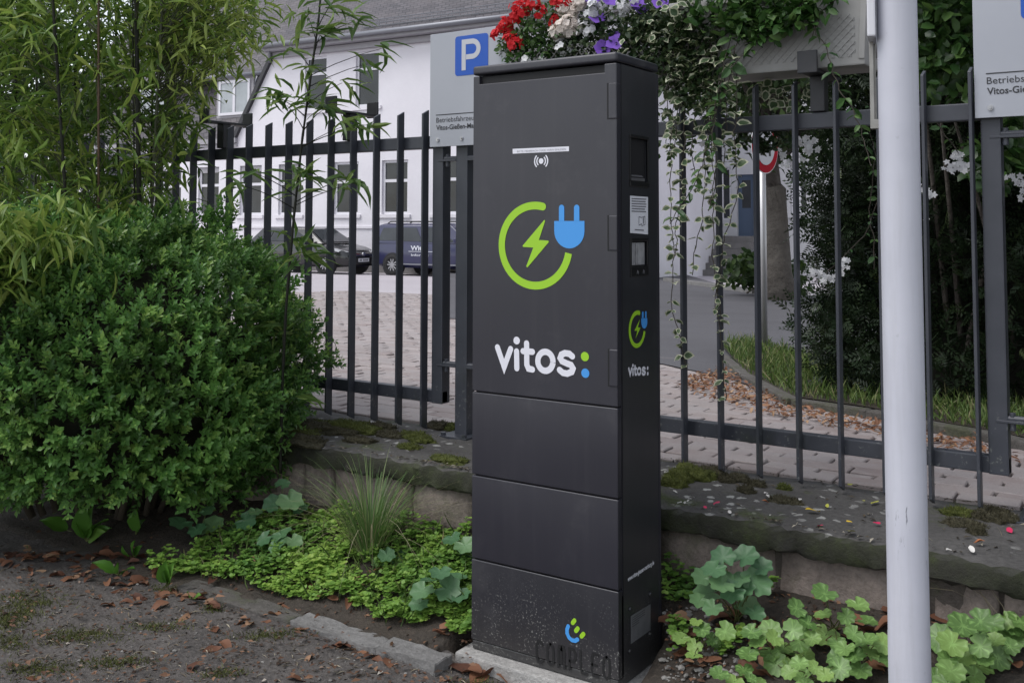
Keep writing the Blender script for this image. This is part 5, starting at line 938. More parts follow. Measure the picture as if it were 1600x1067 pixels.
for (u, v, n, sprd) in [(470, 398, 20, .05), (455, 375, 10, .045), (440, 515, 14, .03), (470, 275, 20, .045), (462, 300, 10, .03), (378, 290, 9, .05), (395, 270, 6, .04), (535, 282, 12, .035), (560, 285, 6, .03), (448, 165, 16, .05), (428, 150, 8, .05), (505, 172, 18, .05), (478, 165, 10, .05), (545, 195, 12, .04), (575, 195, 5, .03), (470, 110, 8, .05), (535, 130, 10, .05), (575, 100, 6, .05), (500, 55, 14, .045), (550, 35, 10, .04), (520, 5, 12, .05), (478, 20, 10, .04), (600, 75, 4, .04), (455, 75, 6, .04), (465, 620, 6, .03)]:
    c = hd(u, v, r6.uniform(3.95, 4.15)); i = np.argmin(np.abs(spa[:, 2]-(c[2]-.10))); mb = MB(); st = np.array([np.interp(c[2]-.09, spa[:, 2], spa[:, k]) for k in (0, 1)]+[c[2]-.09]); mb.tube(bent(st, c, .01, 4), [.0025, .002, .0016, .001], 4, False); mb.build('twig', M_culm, bs)
    b, d, nn2, L_ = spray(c, n, r6, (.085, .14), spread=sprd*.55, droop=.5, main=norm(c-st))
    for q in range(n): leaf_obj(bs, lm_, b[q], d[q], nn2[q], L_[q])
# ---------------------------------------------------------------- clover carpet
M_clov = leafmat('clover', [(0, (.085, .19, .04)), (.5, (.20, .36, .065)), (1, (.34, .48, .10))], .5, .35)
poly = [(285, 885), (330, 845), (420, 815), (520, 800), (600, 835), (735, 830), (738, 985), (690, 975), (610, 985), (540, 945), (440, 935), (310, 905)]
r8 = np.random.RandomState(8); pts = sample_poly(poly, 6200); B, Dn, Nn, Ln, Tn = [], [], [], [], []
extra = [(1035, 900, 1085, 950, 130), (1045, 985, 1090, 1035, 60), (1195, 930, 1215, 945, 14), (1120, 1000, 1160, 1030, 50), (230, 880, 300, 905, 150), (700, 960, 738, 1000, 140)]
for (a, b, c, d, n) in extra: pts = np.r_[pts, np.c_[r8.uniform(a, c, n), r8.uniform(b, d, n)]]
for (u, v) in pts:
    q = hs(u, v)
    if fbm((q[0]*1.0, q[1], 4), 4.5) < -.5 or fbm((q[0], q[1], 9), 11) < -.62: continue
    h = .012+.075*max(0, .38+fbm((q[0], q[1], 7), 7)); c = np.array([q[0], q[1], zs(q[0], min(q[1], .45))+h*r8.uniform(.5, 1.15)]); a0 = r8.uniform(0, 6.28); tl = norm(np.array([r8.normal(0, .35), r8.normal(0, .35)-.15, 1])); tn = np.clip(r8.beta(2.2, 2.2)*.7+.15+.5*fbm((q[0], q[1], 2), 3.5), 0, 1); sz = r8.uniform(.009, .0165)
    for k in range(3):
        a = a0+k*2.094; B.append(c); Dn.append([math.cos(a), math.sin(a), .12+r8.normal(0, .15)]); Nn.append(tl); Ln.append(sz); Tn.append(tn)
Ln = np.array(Ln); tag(link('clover_carpet', leaf_mesh('clover_carpet', np.array(B), np.array(Dn), np.array(Nn), Ln, Ln*1.15, T_OVAL, np.array(Tn)), None, M_clov), 'bright green clover carpet between the kerb and the wall', 'ground cover', kind='stuff')
wp = sample_poly(poly, 260); wq = np.array([hs(u, v) for u, v in wp]); nw = len(wq)
tag(link('weed_blades', leaf_mesh('weed_blades', wq, norm(np.c_[r8.normal(0, .5, (nw, 2)), np.ones(nw)]), rdir(nw), r8.uniform(.04, .12, nw), .005, T_BLADE), None, M_grass), 'thin grass blades sprouting through the clover', 'grass', kind='stuff')
# ---------------------------------------------------------------- ornamental grass tuft
M_blade = leafmat('tuft_green', [(0, (.06, .13, .035)), (.7, (.13, .22, .065)), (1, (.26, .32, .13))], .5, .3); M_dry = leafmat('tuft_dry', [(0, (.22, .18, .10)), (1, (.42, .38, .26))], .6, .3)
gb = hs(578, 868); tuft = empty('grass_tuft', gb); tag(tuft, 'arching ornamental grass tuft with dry tips in front of wall', 'grass tuft')
def blade_strip(r_, base, n, hmin, hmax, spread, wd, arch):
    V = []; F = []; TN = []
    for k in range(n):
        a = r_.uniform(0, 2*math.pi); rr_ = r_.rand()**.5; lean = spread*rr_*r_.uniform(.6, 1.2); h = r_.uniform(hmin, hmax); dr = np.array([math.cos(a), math.sin(a), 0]); b0 = np.array(base)+dr*.045*rr_+np.array([0, 0, -.01]); sd2 = np.array([-dr[1], dr[0], 0]); arc = arch*r_.uniform(.4, 1.3); i0 = len(V); tn = r_.rand()
        for j in range(8):
            t_ = j/7; p = b0+dr*(lean*t_*h*1.1+arc*t_**2.6*h*.55)+np.array([0, 0, h*(t_-arc*.55*t_**3)]); wv = wd*(1-t_**2)*(.4+.6*min(1, t_*4))
            V += [p-sd2*wv/2, p+sd2*wv/2]; TN += [tn, tn]
        F += [(i0+2*j, i0+2*j+1, i0+2*j+3, i0+2*j+2) for j in range(7)]
    me = bpy.data.meshes.new('blades'); me.from_pydata([tuple(q) for q in V], [], F); at = me.attributes.new('tint', 'FLOAT', 'POINT'); at.data.foreach_set('value', np.array(TN, np.float32)); return me
tag(link('blades', blade_strip(r8, gb, 260, .26, .48, .50, .0036, .6), tuft, M_blade), kind='stuff'); tag(link('dry_blades', blade_strip(r8, gb, 70, .28, .50, .75, .0026, 1.3), tuft, M_dry), kind='stuff')
gb2 = hs(1585, 1010); tf2 = empty('grass_tuft', gb2); tag(tf2, 'thin dry grass stalks beside the pale green bed leaves', 'grass tuft'); tag(link('dry_blades', blade_strip(r8, gb2+np.array([.02, .0, 0]), 12, .25, .42, .7, .0028, 1.1), tf2, M_dry), kind='stuff')
# ---------------------------------------------------------------- lobed leaves (each leaf an object)
def lobe_mat(name, dark, mid, pale, veins):
    m, t, p = base_mat(name); a = N(t, 'ShaderNodeAttribute'); a.attribute_name = 'tint'; v = N(t, 'ShaderNodeAttribute'); v.attribute_name = 'vein'
    oi = N(t, 'ShaderNodeObjectInfo'); c = ramp(t, oi.outputs['Random'], [(0, dark), (.6, mid), (1, pale)]).outputs[0]
    n = noise(t, 45, 4); ad = N(t, 'ShaderNodeMath', operation='MULTIPLY'); t.links.new(v.outputs['Fac'], ad.inputs[0]); t.links.new(n.outputs[0], ad.inputs[1]); c = mix(t, ramp(t, ad.outputs[0], [(.25, 0.0), (.6, veins)]).outputs[0], c, [min(1, x*2.3+.03) for x in mid])
    t.links.new(c, p.inputs['Base Color']); p.inputs['Roughness'].default_value = .45; tr = N(t, 'ShaderNodeBsdfTranslucent'); t.links.new(c, tr.inputs[0]); ms = N(t, 'ShaderNodeMixShader'); ms.inputs[0].default_value = .22
    t.links.new(p.outputs[0], ms.inputs[1]); t.links.new(tr.outputs[0], ms.inputs[2]); t.links.new(ms.outputs[0], t.nodes['Material Output'].inputs[0]); bump(t, p, n.outputs[0], .25, .004); return m
M_heu = lobe_mat('heuchera_leaf', (.085, .17, .042), (.145, .255, .068), (.22, .34, .085), .55); M_ger = lobe_mat('geranium_leaf', (.055, .14, .060), (.09, .19, .085), (.14, .25, .105), .15); M_petiole = plain('petiole', (.10, .12, .04), .5)
def lobed_leaf(parent, base, c, nrm, size, lobes, mat, deep=.10, r_=r8):
    nA = lobes*5; rings = (.0, .32, .66, .88, 1.0); nrm = Vector(nrm).normalized(); tod = (Vector(base)-Vector(c)); e1 = (tod-nrm*tod.dot(nrm)); e1 = e1.normalized() if e1.length > 1e-4 else nrm.orthogonal().normalized(); e2 = nrm.cross(e1); V = [Vector(c)]; ve = [1.0]
    ph = r_.uniform(0, 6)
    for rg in rings[1:]:
        for k in range(nA):
            th = 2*math.pi*k/nA; notch = 1-.55*math.exp(-((min(th, 2*math.pi-th))/.28)**2); sc_ = 1+deep*math.cos(lobes*th+math.pi)*rg**2+.03*math.sin(3*th+ph); rr_ = size*rg*notch*sc_
            zz = size*(.14*rg**2*(1+.5*math.sin(2*th+ph))+.022*rg*math.cos(lobes*th)*rg+.03*rg**3*math.sin(5*th+ph)); V.append(Vector(c)+e1*(rr_*math.cos(th))+e2*(rr_*math.sin(th))+nrm*zz); ve.append((.25+.75*r_.rand())*(1-.8*max(0, math.cos(lobes*th+math.pi))**3) if rg < .9 else .15)
    F = [(0, 1+k, 1+(k+1) % nA) for k in range(nA)]
    for q in range(len(rings)-2):
        F += [(1+q*nA+k, 1+(q+1)*nA+k, 1+(q+1)*nA+(k+1) % nA, 1+q*nA+(k+1) % nA) for k in range(nA)]
    mb = MB(); mb.add(V, F); mb.mi = 1; mb.tube(bent(base, np.array(c), .012, 5), .0016, 5, False); o = mb.build('leaf', [mat, M_petiole], parent, smooth=True, origin=None); at = o.data.attributes.new('vein', 'FLOAT', 'POINT'); vals = np.zeros(len(o.data.vertices), np.float32); vals[:len(ve)] = ve; at.data.foreach_set('value', vals); return o
camv = norm(CAM-np.array([.3, .3, .0]))
def lobed_plant(name, label, u, v, leaves, size, mat, lobes, group=None, deep=.10, hgt=.1):
    """leaves: list of (du, dv, scale) in photo pixels from the plant's foot"""
    b0 = hs(u, v); root = empty(name, b0); tag(root, label, 'plant', group)
    for (du, dv, s) in leaves:
        dep = float((b0-CAM)@FW)-.02-r8.uniform(0, .10); c = hd(u+du, v+dv, dep); zmin = zs(c[0], min(max(c[1], -.1), .45))+.02
        if c[2] < zmin: c = hs(u+du, v+dv); c[2] += .02
        if c[1] > .40: c[1] = .40
        nrm = norm(np.array([0, 0, 1])+camv*.75+r8.normal(0, .30, 3)); lobed_leaf(root, b0+np.array([r8.normal(0, .008), r8.normal(0, .008), 0]), c, nrm, size*s, lobes, mat, deep)
    return root
def ring_leaves(n, ru, rv, cv, s0=.7, s1=1.15):
    out = []
    for k in range(n):
        a = k*2.4+r8.uniform(-.3, .3); q = ((k+.5)/n)**.5; out.append((ru*q*math.cos(a), cv+rv*q*math.sin(a), r8.uniform(s0, s1)))
    return out
lobed_plant('geranium_plant', 'blue green lobed plant growing against the wall beside the column', 1152, 968, [(-22, -97, 1), (12, -98, 1.1), (-36, -78, 1), (-54, -66, .9), (-4, -62, 1.25), (38, -82, .9), (30, -58, 1.25), (-46, -42, 1.1), (-60, -30, .8), (-8, -44, 1), (10, -48, .9), (14, -22, 1.1), (28, -10, .8), (-38, -18, .8), (-24, -55, 1.0)], .036, M_ger, 7, deep=.10)
HG = 'light green round leaved bed plants'
for (u, v, lv, sz, lab) in [(1100, 1010, ring_leaves(8, 48, 30, -10), .026, 'small mottled green plant at the foot of the charging column'), (1215, 1020, ring_leaves(15, 62, 38, -8), .028, 'spreading mottled green plant between the column and the pale pole'),
                            (1300, 985, [(-55, -35, 1), (-38, -12, .9), (-12, -58, 1.25), (-14, -25, .9), (40, -40, 1.1), (22, -22, .9), (28, 0, .7), (-10, 8, 1.3), (-48, 0, 1), (8, 20, .9), (55, -14, 1)], .028, 'tallest mottled green plant leaning on the stone wall'), (1350, 1030, ring_leaves(10, 45, 35, -12), .029, 'mottled green plant hugging the pale round pole'),
                            (1275, 1062, ring_leaves(9, 60, 22, -8), .029, 'low mottled green plant among brown leaves near the pole'), (1160, 1062, ring_leaves(5, 40, 16, -4), .024, 'low mottled seedling among brown leaves by the column'),
                            (1520, 1030, ring_leaves(14, 58, 48, -20), .035, 'broad mottled green plant right against the far side of pole'), (1575, 985, ring_leaves(7, 35, 28, -12), .033, 'mottled green plant below the dry grass stalks'), (1490, 1065, ring_leaves(6, 35, 20, -4), .033, 'low mottled plant at the far foot of the pole')]:
    lobed_plant('bed_plant', lab, u, v, lv, sz, M_heu, 9, HG, deep=.075)
for (u, v, lv, sz, lab) in [(312, 840, [(-30, -22, 1.2), (12, -42, .8), (18, -18, 1.3), (-4, -12, .9)], .040, 'pale lobed leaf plant at the bush side of the clover'), (385, 828, [(0, -14, 1.2), (14, -28, .8), (-14, -2, .9)], .036, 'pale lobed leaf plant in the middle of the clover near bush'), (445, 815, [(-4, -58, .75), (8, -32, 1.3), (-18, -28, 1.0), (24, -20, .8)], .040, 'taller lobed leaf plant in front of the wall stones'),
                            (440, 850, [(0, -14, 1.2), (18, -4, 1.0), (-26, -8, .9), (-6, 2, 1)], .036, 'lobed leaf plant deep inside the clover carpet'), (690, 935, [(-30, -12, 1.1), (-2, -40, 1.0), (22, -32, 1.1), (10, -15, 1.2), (-18, -28, .9), (30, -5, .9), (-35, 8, .9)], .036, 'lobed leaf plant beside the lower left edge of the column'), (712, 858, [(-6, -16, 1), (14, -6, 1.1), (4, 10, 1.0), (18, 18, .9)], .034, 'lobed leaf plant tucked between column and grass tuft'), (600, 875, [(4, -8, .9), (22, 4, 1), (-8, 4, .8)], .034, 'lobed leaf plant at the foot of the grass tuft')]:
    lobed_plant('lobed_plant', lab, u, v, lv, sz, M_ger, 7, 'lobed plants in the clover', deep=.09)
# broad dock leaves at the left
M_dock = leafmat('dock_leaf', [(0, (.055, .15, .022)), (.6, (.09, .22, .03)), (1, (.14, .27, .05))], .35, .25, .5, rand=True)
def dock_mesh(k):
    V = []; F = []; n = 9
    for i in range(n):
        t_ = i/(n-1); wv = .30*math.sin(math.pi*min(1, t_*.95+.05)**.8)*(1 if t_ < .97 else .3); z = .12*math.sin(t_*2.4)-.22*t_*t_*(.3+.25*k)
        for s in (-1, -.5, 0, .5, 1): V.append((t_, s*wv*(1+.05*math.sin(i*2+k)), z+abs(s)*.07+.014*math.sin(i*3+s*5+k)))
    F = [(i*5+j, i*5+j+1, (i+1)*5+j+1, (i+1)*5+j) for i in range(n-1) for j in range(4)]; m2 = bpy.data.meshes.new('leaf'); m2.from_pydata(V, [], F); m2.polygons.foreach_set('use_smooth', [True]*len(F)); m2.materials.append(M_dock); return m2
dk = [dock_mesh(k) for k in range(4)]
def dock(u, v, lst, lab):
    b0 = hs(u, v); root = empty('dock_plant', b0); tag(root, lab, 'plant', 'broad leaved weeds under the bush')
    for (du, dv, L_, fl) in lst:
        e = hd(u+du, v+dv, float((b0-CAM)@FW)-.03); d = norm(e-b0); st = b0+d*.02; mb = MB(); mb.tube([b0, st], .0025, 5); mb.build('stalk', M_petiole, root); leaf_obj(root, dk, st, d+np.array([0, 0, .1]), norm(camv*fl+np.array([0, 0, 1])*.7+r8.normal(0, .25, 3)), L_)
dock(112, 830, [(-50, -14, .12, .6)], 'weed with one broad leaf reaching out under the bush'); dock(135, 845, [(-5, -50, .15, 1), (8, -45, .14, 1.2), (30, -32, .13, .8), (18, -8, .10, 1), (-14, -20, .08, .8), (48, -22, .11, .7)], 'tallest broad leaved weed under the bush'); dock(212, 835, [(2, -30, .11, 1), (14, -24, .07, .9)], 'upright pair of weed leaves under the bush'); dock(42, 852, [(6, 24, .09, 1.2)], 'broad weed leaf flopping onto the path edge')
dock(208, 872, [(-14, -12, .06, 1), (4, -26, .07, .8), (14, -20, .06, .8)], 'small young weed beside the clover edge'); dock(185, 898, [(-35, -16, .09, .6), (24, -8, .07, .7), (0, -10, .06, .8)], 'flat weed rosette among the brown leaves'); dock(262, 915, [(-2, -42, .09, 1.2), (8, -30, .09, 1.2), (-12, -32, .08, 1), (14, -18, .07, 1), (-5, -16, .06, 1)], 'upright grassy weed where the kerb ends'); dock(300, 935, [(-4, -8, .04, .7), (14, -4, .04, .7)], 'small bright weed in front of the kerb')
# ================================================================ FLOWER BOXES AND CLIMBERS ON THE FENCE
M_boxp = plain('box_plastic', (.36, .355, .35), .6, c2=(.28, .275, .265), scale=6, bs=.1, bscale=40); M_boxr = plain('box_relief', (.34, .335, .33), .6, c2=(.27, .265, .26), scale=6); M_pot = plain('potting_soil', (.02, .015, .012), .95)
def flower_box(x0, x1, label, ztop=2.02):
    root = empty('flower_box', ((x0+x1)/2, .93, 1.736)); tag(root, label, 'flower box', 'flower boxes on the fence'); y0, y1, z0, z1 = .812, 1.06, 1.738, ztop
    mb = MB(); t = .012                                   # tapered trough: outer shell, rim, inner walls
    o0 = [(x0+.02, y0+.022), (x1-.02, y0+.022), (x1-.02, y1-.022), (x0+.02, y1-.022)]; o1 = [(x0, y0), (x1, y0), (x1, y1), (x0, y1)]; i1 = [(x0+t, y0+t), (x1-t, y0+t), (x1-t, y1-t), (x0+t, y1-t)]; i0 = [(x0+t*2, y0+t*2+.01), (x1-t*2, y0+t*2+.01), (x1-t*2, y1-t*2-.01), (x0+t*2, y1-t*2-.01)]
    V = [(a, b, z0) for a, b in o0]+[(a, b, z1) for a, b in o1]+[(a, b, z1) for a, b in i1]+[(a, b, z0+.03) for a, b in i0]
    F = [(3, 2, 1, 0), (12, 13, 14, 15)]+[(k*4+i, k*4+(i+1) % 4, k*4+4+(i+1) % 4, k*4+4+i) for k in range(3) for i in range(4)]; mb.add(V, F); sh = mb.build('trough', M_boxp, root, bevel=.006, seg=2)
    mb = MB(); n = int((x1-x0-.1)/.028)
    fy_ = lambda z: y0+.022-.022*(z-z0)/(z1-z0)-.0015
    for s in (1, -1):
        for k in range(-6, n+1):
            xa = x0+.05+k*.028; a = max(xa, x0+.05); b = min(xa+.15, x1-.05)
            if b-a < .02: continue
            za, zb_ = (z0+.03+(a-xa)*.95, z0+.03+(b-xa)*.95); 
            if s < 0: za, zb_ = z0+.03+.1425-(a-xa)*.95, z0+.03+.1425-(b-xa)*.95
            mb.bar((a, fy_(za)-.001*s*.3, za), (b, fy_(zb_)-.001*s*.3, zb_), .004, .003, (0, 1, 0))
    mb.build('lattice_relief', M_boxr, root)
    mb = MB(); mb.bar((x0-.006, y0-.003, z1-.012), (x1+.006, y0-.003, z1-.012), .014, .026); mb.bar((x1-.03, fy_(z0+.02)-.002, z0+.02), (x1-.012, y0-.003, z1-.03), .02, .004, (0, 1, 0)); mb.build('rim', M_boxp, root, bevel=.002)
    mb = MB(); mb.box(x0+.03, x1-.03, y0+.04, y1-.04, z1-.06, z1-.03); mb.build('potting_soil', M_pot, root)
flower_box(-.20, .512, 'pale grey lattice patterned flower box right of the column'); flower_box(-.985, -.235, 'pale grey flower box behind the charging column under red geraniums', 1.86)
r9 = np.random.RandomState(9)
def petal_mat(name, c, c2): return leafmat(name, [(0, c), (1, c2)], .6, .35, .3)
P_red = petal_mat('petal_red', (.55, .015, .02), (.72, .035, .045)); P_white = petal_mat('petal_white', (.72, .72, .74), (.85, .85, .86)); P_cream = petal_mat('petal_cream', (.78, .70, .64), (.86, .80, .75)); P_purple = petal_mat('petal_purple', (.19, .08, .50), (.30, .15, .65))
def florets(cs, ns, r, npet, wd=.9, cup=.25):
    B, D_, N_, L_, T_ = [], [], [], [], []
    for c, n in zip(cs, ns):
        n = norm(np.array(n)); a = norm(np.cross(n, [.3, .5, .8])); b = np.cross(n, a); a0 = r9.rand()*6; tn = r9.rand()
        for k in range(npet):
            q = a0+k*2*math.pi/npet; d = a*math.cos(q)+b*math.sin(q); B.append(np.array(c)); D_.append(d+n*cup); N_.append(n); L_.append(r*r9.uniform(.85, 1.1)); T_.append(tn)
    L_ = np.array(L_); return leaf_mesh('flower', np.array(B), np.array(D_), np.array(N_), L_, L_*wd, T_OVAL, np.array(T_))
def cluster_mesh(nf, rad, fr, npet, flat=.7, wd=.9):
    c = norm(r9.normal(size=(nf, 3))*[1, 1, flat]+[0, 0, .35])*rad*r9.uniform(.55, 1, (nf, 1)); return florets(c, c/rad+[0, 0, .2], fr, npet, wd)
def mk(mesh, m): mesh.materials.append(m); return mesh
F_ger = [mk(cluster_mesh(13, .036, .017, 5), P_red) for _ in range(3)]; F_wht = [mk(cluster_mesh(14, .038, .016, 5), P_white) for _ in range(3)]; F_crm = [mk(cluster_mesh(34, .032, .017, 5, .8, 1.2), P_cream) for _ in range(3)]; F_pur = [mk(florets([(0, 0, 0)], [(0, 0, 1)], .034, 5, 1.15, .35), P_purple) for _ in range(2)]; F_star = [mk(florets([(0, 0, 0)], [(0, 0, 1)], .0105, 5, .7, .05), P_white) for _ in range(2)]
def flower(parent, meshes, p, n, s=1.0, name='flower'):
    z = Vector(n).normalized(); x = z.orthogonal().normalized(); x.rotate(Matrix.Rotation(r9.rand()*6.28, 3, z)); y = z.cross(x); o = link(name, meshes[r9.randint(len(meshes))], parent); M_ = Matrix((x, y, z)).transposed().to_4x4(); M_.translation = Vector(p); o.matrix_basis = M_ @ Matrix.Scale(s, 4); return o
M_gleaf = leafmat('bedding_leaves', [(0, (.025, .07, .015)), (.6, (.05, .12, .025)), (1, (.10, .17, .05))], .45, .3); M_dleaf = leafmat('dark_leaves', [(0, (.015, .035, .012)), (.6, (.035, .065, .022)), (1, (.09, .11, .05))], .5, .25)
def foliage_blob(parent, px, n, L0, L1, m, y0=.80, y1=1.0, tpl=T_OVAL, wd=.6):
    """px: list of (u, v, radius in photo pixels)"""
    B = []
    for k in range(n):
        u, v, r_ = px[r9.randint(len(px))]; a = r9.rand()*6.28; q = r9.rand()**.5; B.append(hy(u+r_*q*math.cos(a), v+r_*q*math.sin(a), r9.uniform(y0, y1)))
    L_ = r9.uniform(L0, L1, n); me = leaf_mesh('foliage', np.array(B), norm(r9.normal(size=(n, 3))+[0, -.5, .1]), norm(r9.normal(0, .6, (n, 3))+[0, -.4, 1]), L_, L_*wd, tpl); return tag(link('foliage', me, parent, m), kind='stuff')
def stems(parent, base, tips, m=M_petiole, r=.0018):
    for t in tips:
        mb = MB(); mb.tube(bent(base, t, .03, 5), r, 5, False); mb.build('stem', m, parent)
def box_plant(name, label, cat, bu, foliage, n, L0, L1, fm, flowers, meshes, s0=.9, s1=1.15, y=.80, y1=.98):
    x = hy(bu, 100, .93)[0]; base = np.array([x, .93, 1.90]); root = empty(name, base); tag(root, label, cat); foliage_blob(root, foliage, n, L0, L1, fm, y-.02, y1); tips = []
    for (u, v) in flowers:
        p = hy(u, v, y+r9.uniform(-.02, .03)); tips.append(p); flower(root, meshes, p, norm(CAM-p)*.9+np.array([0, 0, .7])+r9.normal(0, .25, 3), r9.uniform(s0, s1))
    stems(root, base, tips); return root
box_plant('red_geranium', 'bright red geranium hanging past the parking sign over the column', 'flower', 830, [(815, 60, 36), (840, 60, 40), (800, 75, 24), (850, 35, 35), (840, 85, 25), (815, 85, 25)], 1400, .016, .034, M_gleaf, [(812, 22), (800, 28), (785, 48), (778, 55), (803, 70), (798, 62), (822, 14), (868, 3), (843, 20), (868, 33), (878, 6), (790, 40), (808, 12), (832, 6), (795, 52)], F_ger, .75, 1.05)
box_plant('white_verbena', 'white clustered flowers spilling over the lid of the column', 'flower', 880, [(870, 75, 35), (900, 65, 35), (850, 85, 20), (880, 85, 25)], 900, .014, .03, M_dleaf, [(862, 70), (880, 76), (843, 88), (825, 95), (930, 10), (922, 22), (915, 36), (916, 50), (935, 6), (975, 8), (968, 18), (985, 2), (852, 92)], F_wht, .8, 1.05)
box_plant('cream_petunia', 'cream double petunias above the column lid', 'flower', 890, [(890, 40, 45), (910, 20, 40)], 260, .016, .032, M_dleaf, [(878, 42), (890, 50), (870, 52), (893, 18), (905, 5), (880, 12), (888, 38), (899, 44)], F_crm, .8, 1.05)
box_plant('purple_petunia', 'purple petunias above the right end of the column lid', 'flower', 960, [(960, 60, 45), (1000, 55, 45), (935, 65, 40), (1010, 20, 40), (900, 75, 30), (960, 85, 35), (1010, 85, 30)], 1900, .016, .036, M_dleaf, [(995, 8), (1000, 14), (933, 30), (958, 62), (962, 68), (941, 78), (1033, 4), (925, 3), (950, 4)], F_pur, .95, 1.25)
# variegated trailing plant
M_vin = leafmat('variegated_centre', [(0, (.045, .085, .035)), (1, (.10, .15, .07))], .5, .25, rand=True); M_vout = leafmat('variegated_margin', [(0, (.40, .42, .28)), (1, (.56, .57, .44))], .5, .3, rand=True)
vl = []
for k in range(4):
    T_, F_, mi = T_VAR; V_ = T_.copy(); V_[:, 2] = V_[:, 2]*(1+.5*k)+.03*np.sin(V_[:, 0]*6+k)*np.sign(V_[:, 1]+.01); V_[:, 1] *= .82; m2 = bpy.data.meshes.new('leaf'); m2.from_pydata([tuple(q) for q in V_], [], F_); m2.polygons.foreach_set('material_index', mi); m2.materials.append(M_vin); m2.materials.append(M_vout); vl.append(m2)
M_gv = leafmat('climber_leaf', [(0, (.030, .085, .025)), (.6, (.055, .125, .035)), (1, (.10, .18, .05))], .4, .3, rand=True); gvm = []
for k in range(3):
    T_, F_, _ = T_OVAL; V_ = T_.copy(); V_[:, 1] *= .55; V_[:, 2] = V_[:, 2]*(1+.6*k)-.05*V_[:, 0]**2*k; m2 = bpy.data.meshes.new('leaf'); m2.from_pydata([tuple(q) for q in V_], [], F_); m2.materials.append(M_gv); gvm.append(m2)
M_vstem = plain('vine_stem', (.05, .04, .03), .7)
def strand(root, px, y, step, L0, L1, meshes, stem_r=.0017, wid=1.0, droop=.35, y1=None):
    n0 = len(px); P = [hy(u, v, y if y1 is None else y+(y1-y)*i/(n0-1)) for i, (u, v) in enumerate(px)]; A = np.array(P); seg = np.r_[0, np.cumsum(np.linalg.norm(np.diff(A, axis=0), axis=1))]; n = max(3, int(seg[-1]/.02)); tt = np.linspace(0, seg[-1], n); pts_ = np.stack([np.interp(tt, seg, A[:, i]) for i in range(3)], 1)+np.cumsum(r9.normal(0, .0042, (n, 3)), axis=0)*[1, .5, 0]; mb = MB(); mb.tube(pts_, stem_r, 5, False); mb.build('stem', M_vstem, root)
    k = 0; s = step*.3; a = r9.rand()*6
    while s < seg[-1]:
        p = np.array([np.interp(s, tt, pts_[:, i]) for i in range(3)]); a += 1.57+r9.normal(0, .3)
        for sg in (0, math.pi):
            if r9.rand() < .22: continue
            d = np.array([math.cos(a+sg), math.sin(a+sg)*.8, -droop+r9.normal(0, .3)]); leaf_obj(root, meshes, p, d, norm(np.array([0, -.55, .8])+r9.normal(0, .35, 3)), r9.uniform(L0*.6, L1*1.1)*(1-.3*s/seg[-1]), wid=wid*r9.uniform(.75, 1.1))
        s += step*r9.uniform(.8, 1.2)
va = empty('variegated_vine', (-.12, .86, 1.9)); tag(va, 'cream edged trailing vine hanging down the fence beside the column', 'vine')
for px in ([(1062, 60), (1068, 180), (1058, 330), (1046, 470), (1052, 575)], [(1085, 60), (1095, 200), (1088, 330), (1080, 430)], [(1110, 60), (1108, 250), (1103, 400), (1112, 540), (1119, 625)], [(1150, 70), (1152, 230), (1150, 330), (1130, 440), (1135, 510)], [(1045, 40), (1046, 130), (1040, 240)], [(1075, 40), (1080, 120), (1072, 230)], [(1125, 60), (1128, 170), (1120, 270)], [(1100, 60), (1115, 150), (1104, 215)], [(1050, 80), (1045, 260), (1052, 400)], [(1092, 100), (1085, 200), (1096, 300)]):
    strand(va, px, .79, .036, .036, .056, vl, y1=.845)
for (u, v, n) in [(1005, 60, 8), (1030, 80, 8), (1015, 30, 7), (1040, 50, 8), (1060, 30, 8), (1085, 20, 6), (1062, 15, 7), (990, 78, 3)]:
    c = hy(u, v, .79); b = c+r9.normal(0, .028, (n, 3)); 
    for q in range(n): leaf_obj(va, vl, b[q], r9.normal(size=3)+np.array([0, -.4, -.2]), norm(np.array([0, -.7, .7])+r9.normal(0, .4, 3)), r9.uniform(.028, .046))
foliage_blob(va, [(1060, 60, 45), (1090, 40, 45), (1050, 110, 40), (1090, 100, 40), (1090, 140, 35), (1030, 60, 40), (1000, 75, 35)], 1500, .018, .036, M_dleaf, .775, .83)
for (u, v) in [(1190, 135), (1205, 140), (1225, 138), (1245, 132), (1265, 135), (1180, 150), (1215, 155), (1235, 150)]:
    for q in range(4): leaf_obj(va, vl, hy(u, v, 1.0)+r9.normal(0, .02, 3), r9.normal(0, .5, 3)+np.array([0, -.3, -.7]), norm(np.array([0, -.8, .5])+r9.normal(0, .4, 3)), r9.uniform(.03, .05))
foliage_blob(va, [(1195, 222, 16), (1205, 215, 16), (1190, 232, 8), (1222, 218, 16), (1160, 215, 14)], 230, .02, .036, M_dleaf, .95, 1.02)
# green climber with white star flowers
cl = empty('star_climber', (.3, .9, 1.9)); tag(cl, 'green climber with white star flower clusters along the fence', 'vine')
for px in ([(1150, 10), (1135, 120), (1125, 220), (1118, 330)], [(1165, 5), (1145, 100), (1130, 180), (1105, 290), (1075, 350)], [(1255, 5), (1210, 45), (1170, 80), (1140, 110)], [(1265, 10), (1290, 90), (1320, 150), (1345, 200), (1358, 260)], [(1290, -10), (1260, 15), (1225, 30), (1195, 60)], [(1310, -5), (1280, 20), (1265, 60)], [(1240, -20), (1200, 20), (1160, 40)]):
    strand(cl, px, .765, .034, .042, .068, gvm, droop=.45)
foliage_blob(cl, [(1150, 15, 35), (1190, 10, 40), (1230, 5, 40), (1270, -5, 40), (1120, 20, 40), (1170, 45, 30), (1215, 35, 30), (1250, 25, 25)], 620, .032, .06, M_gleaf, .735, .80, wd=.5)
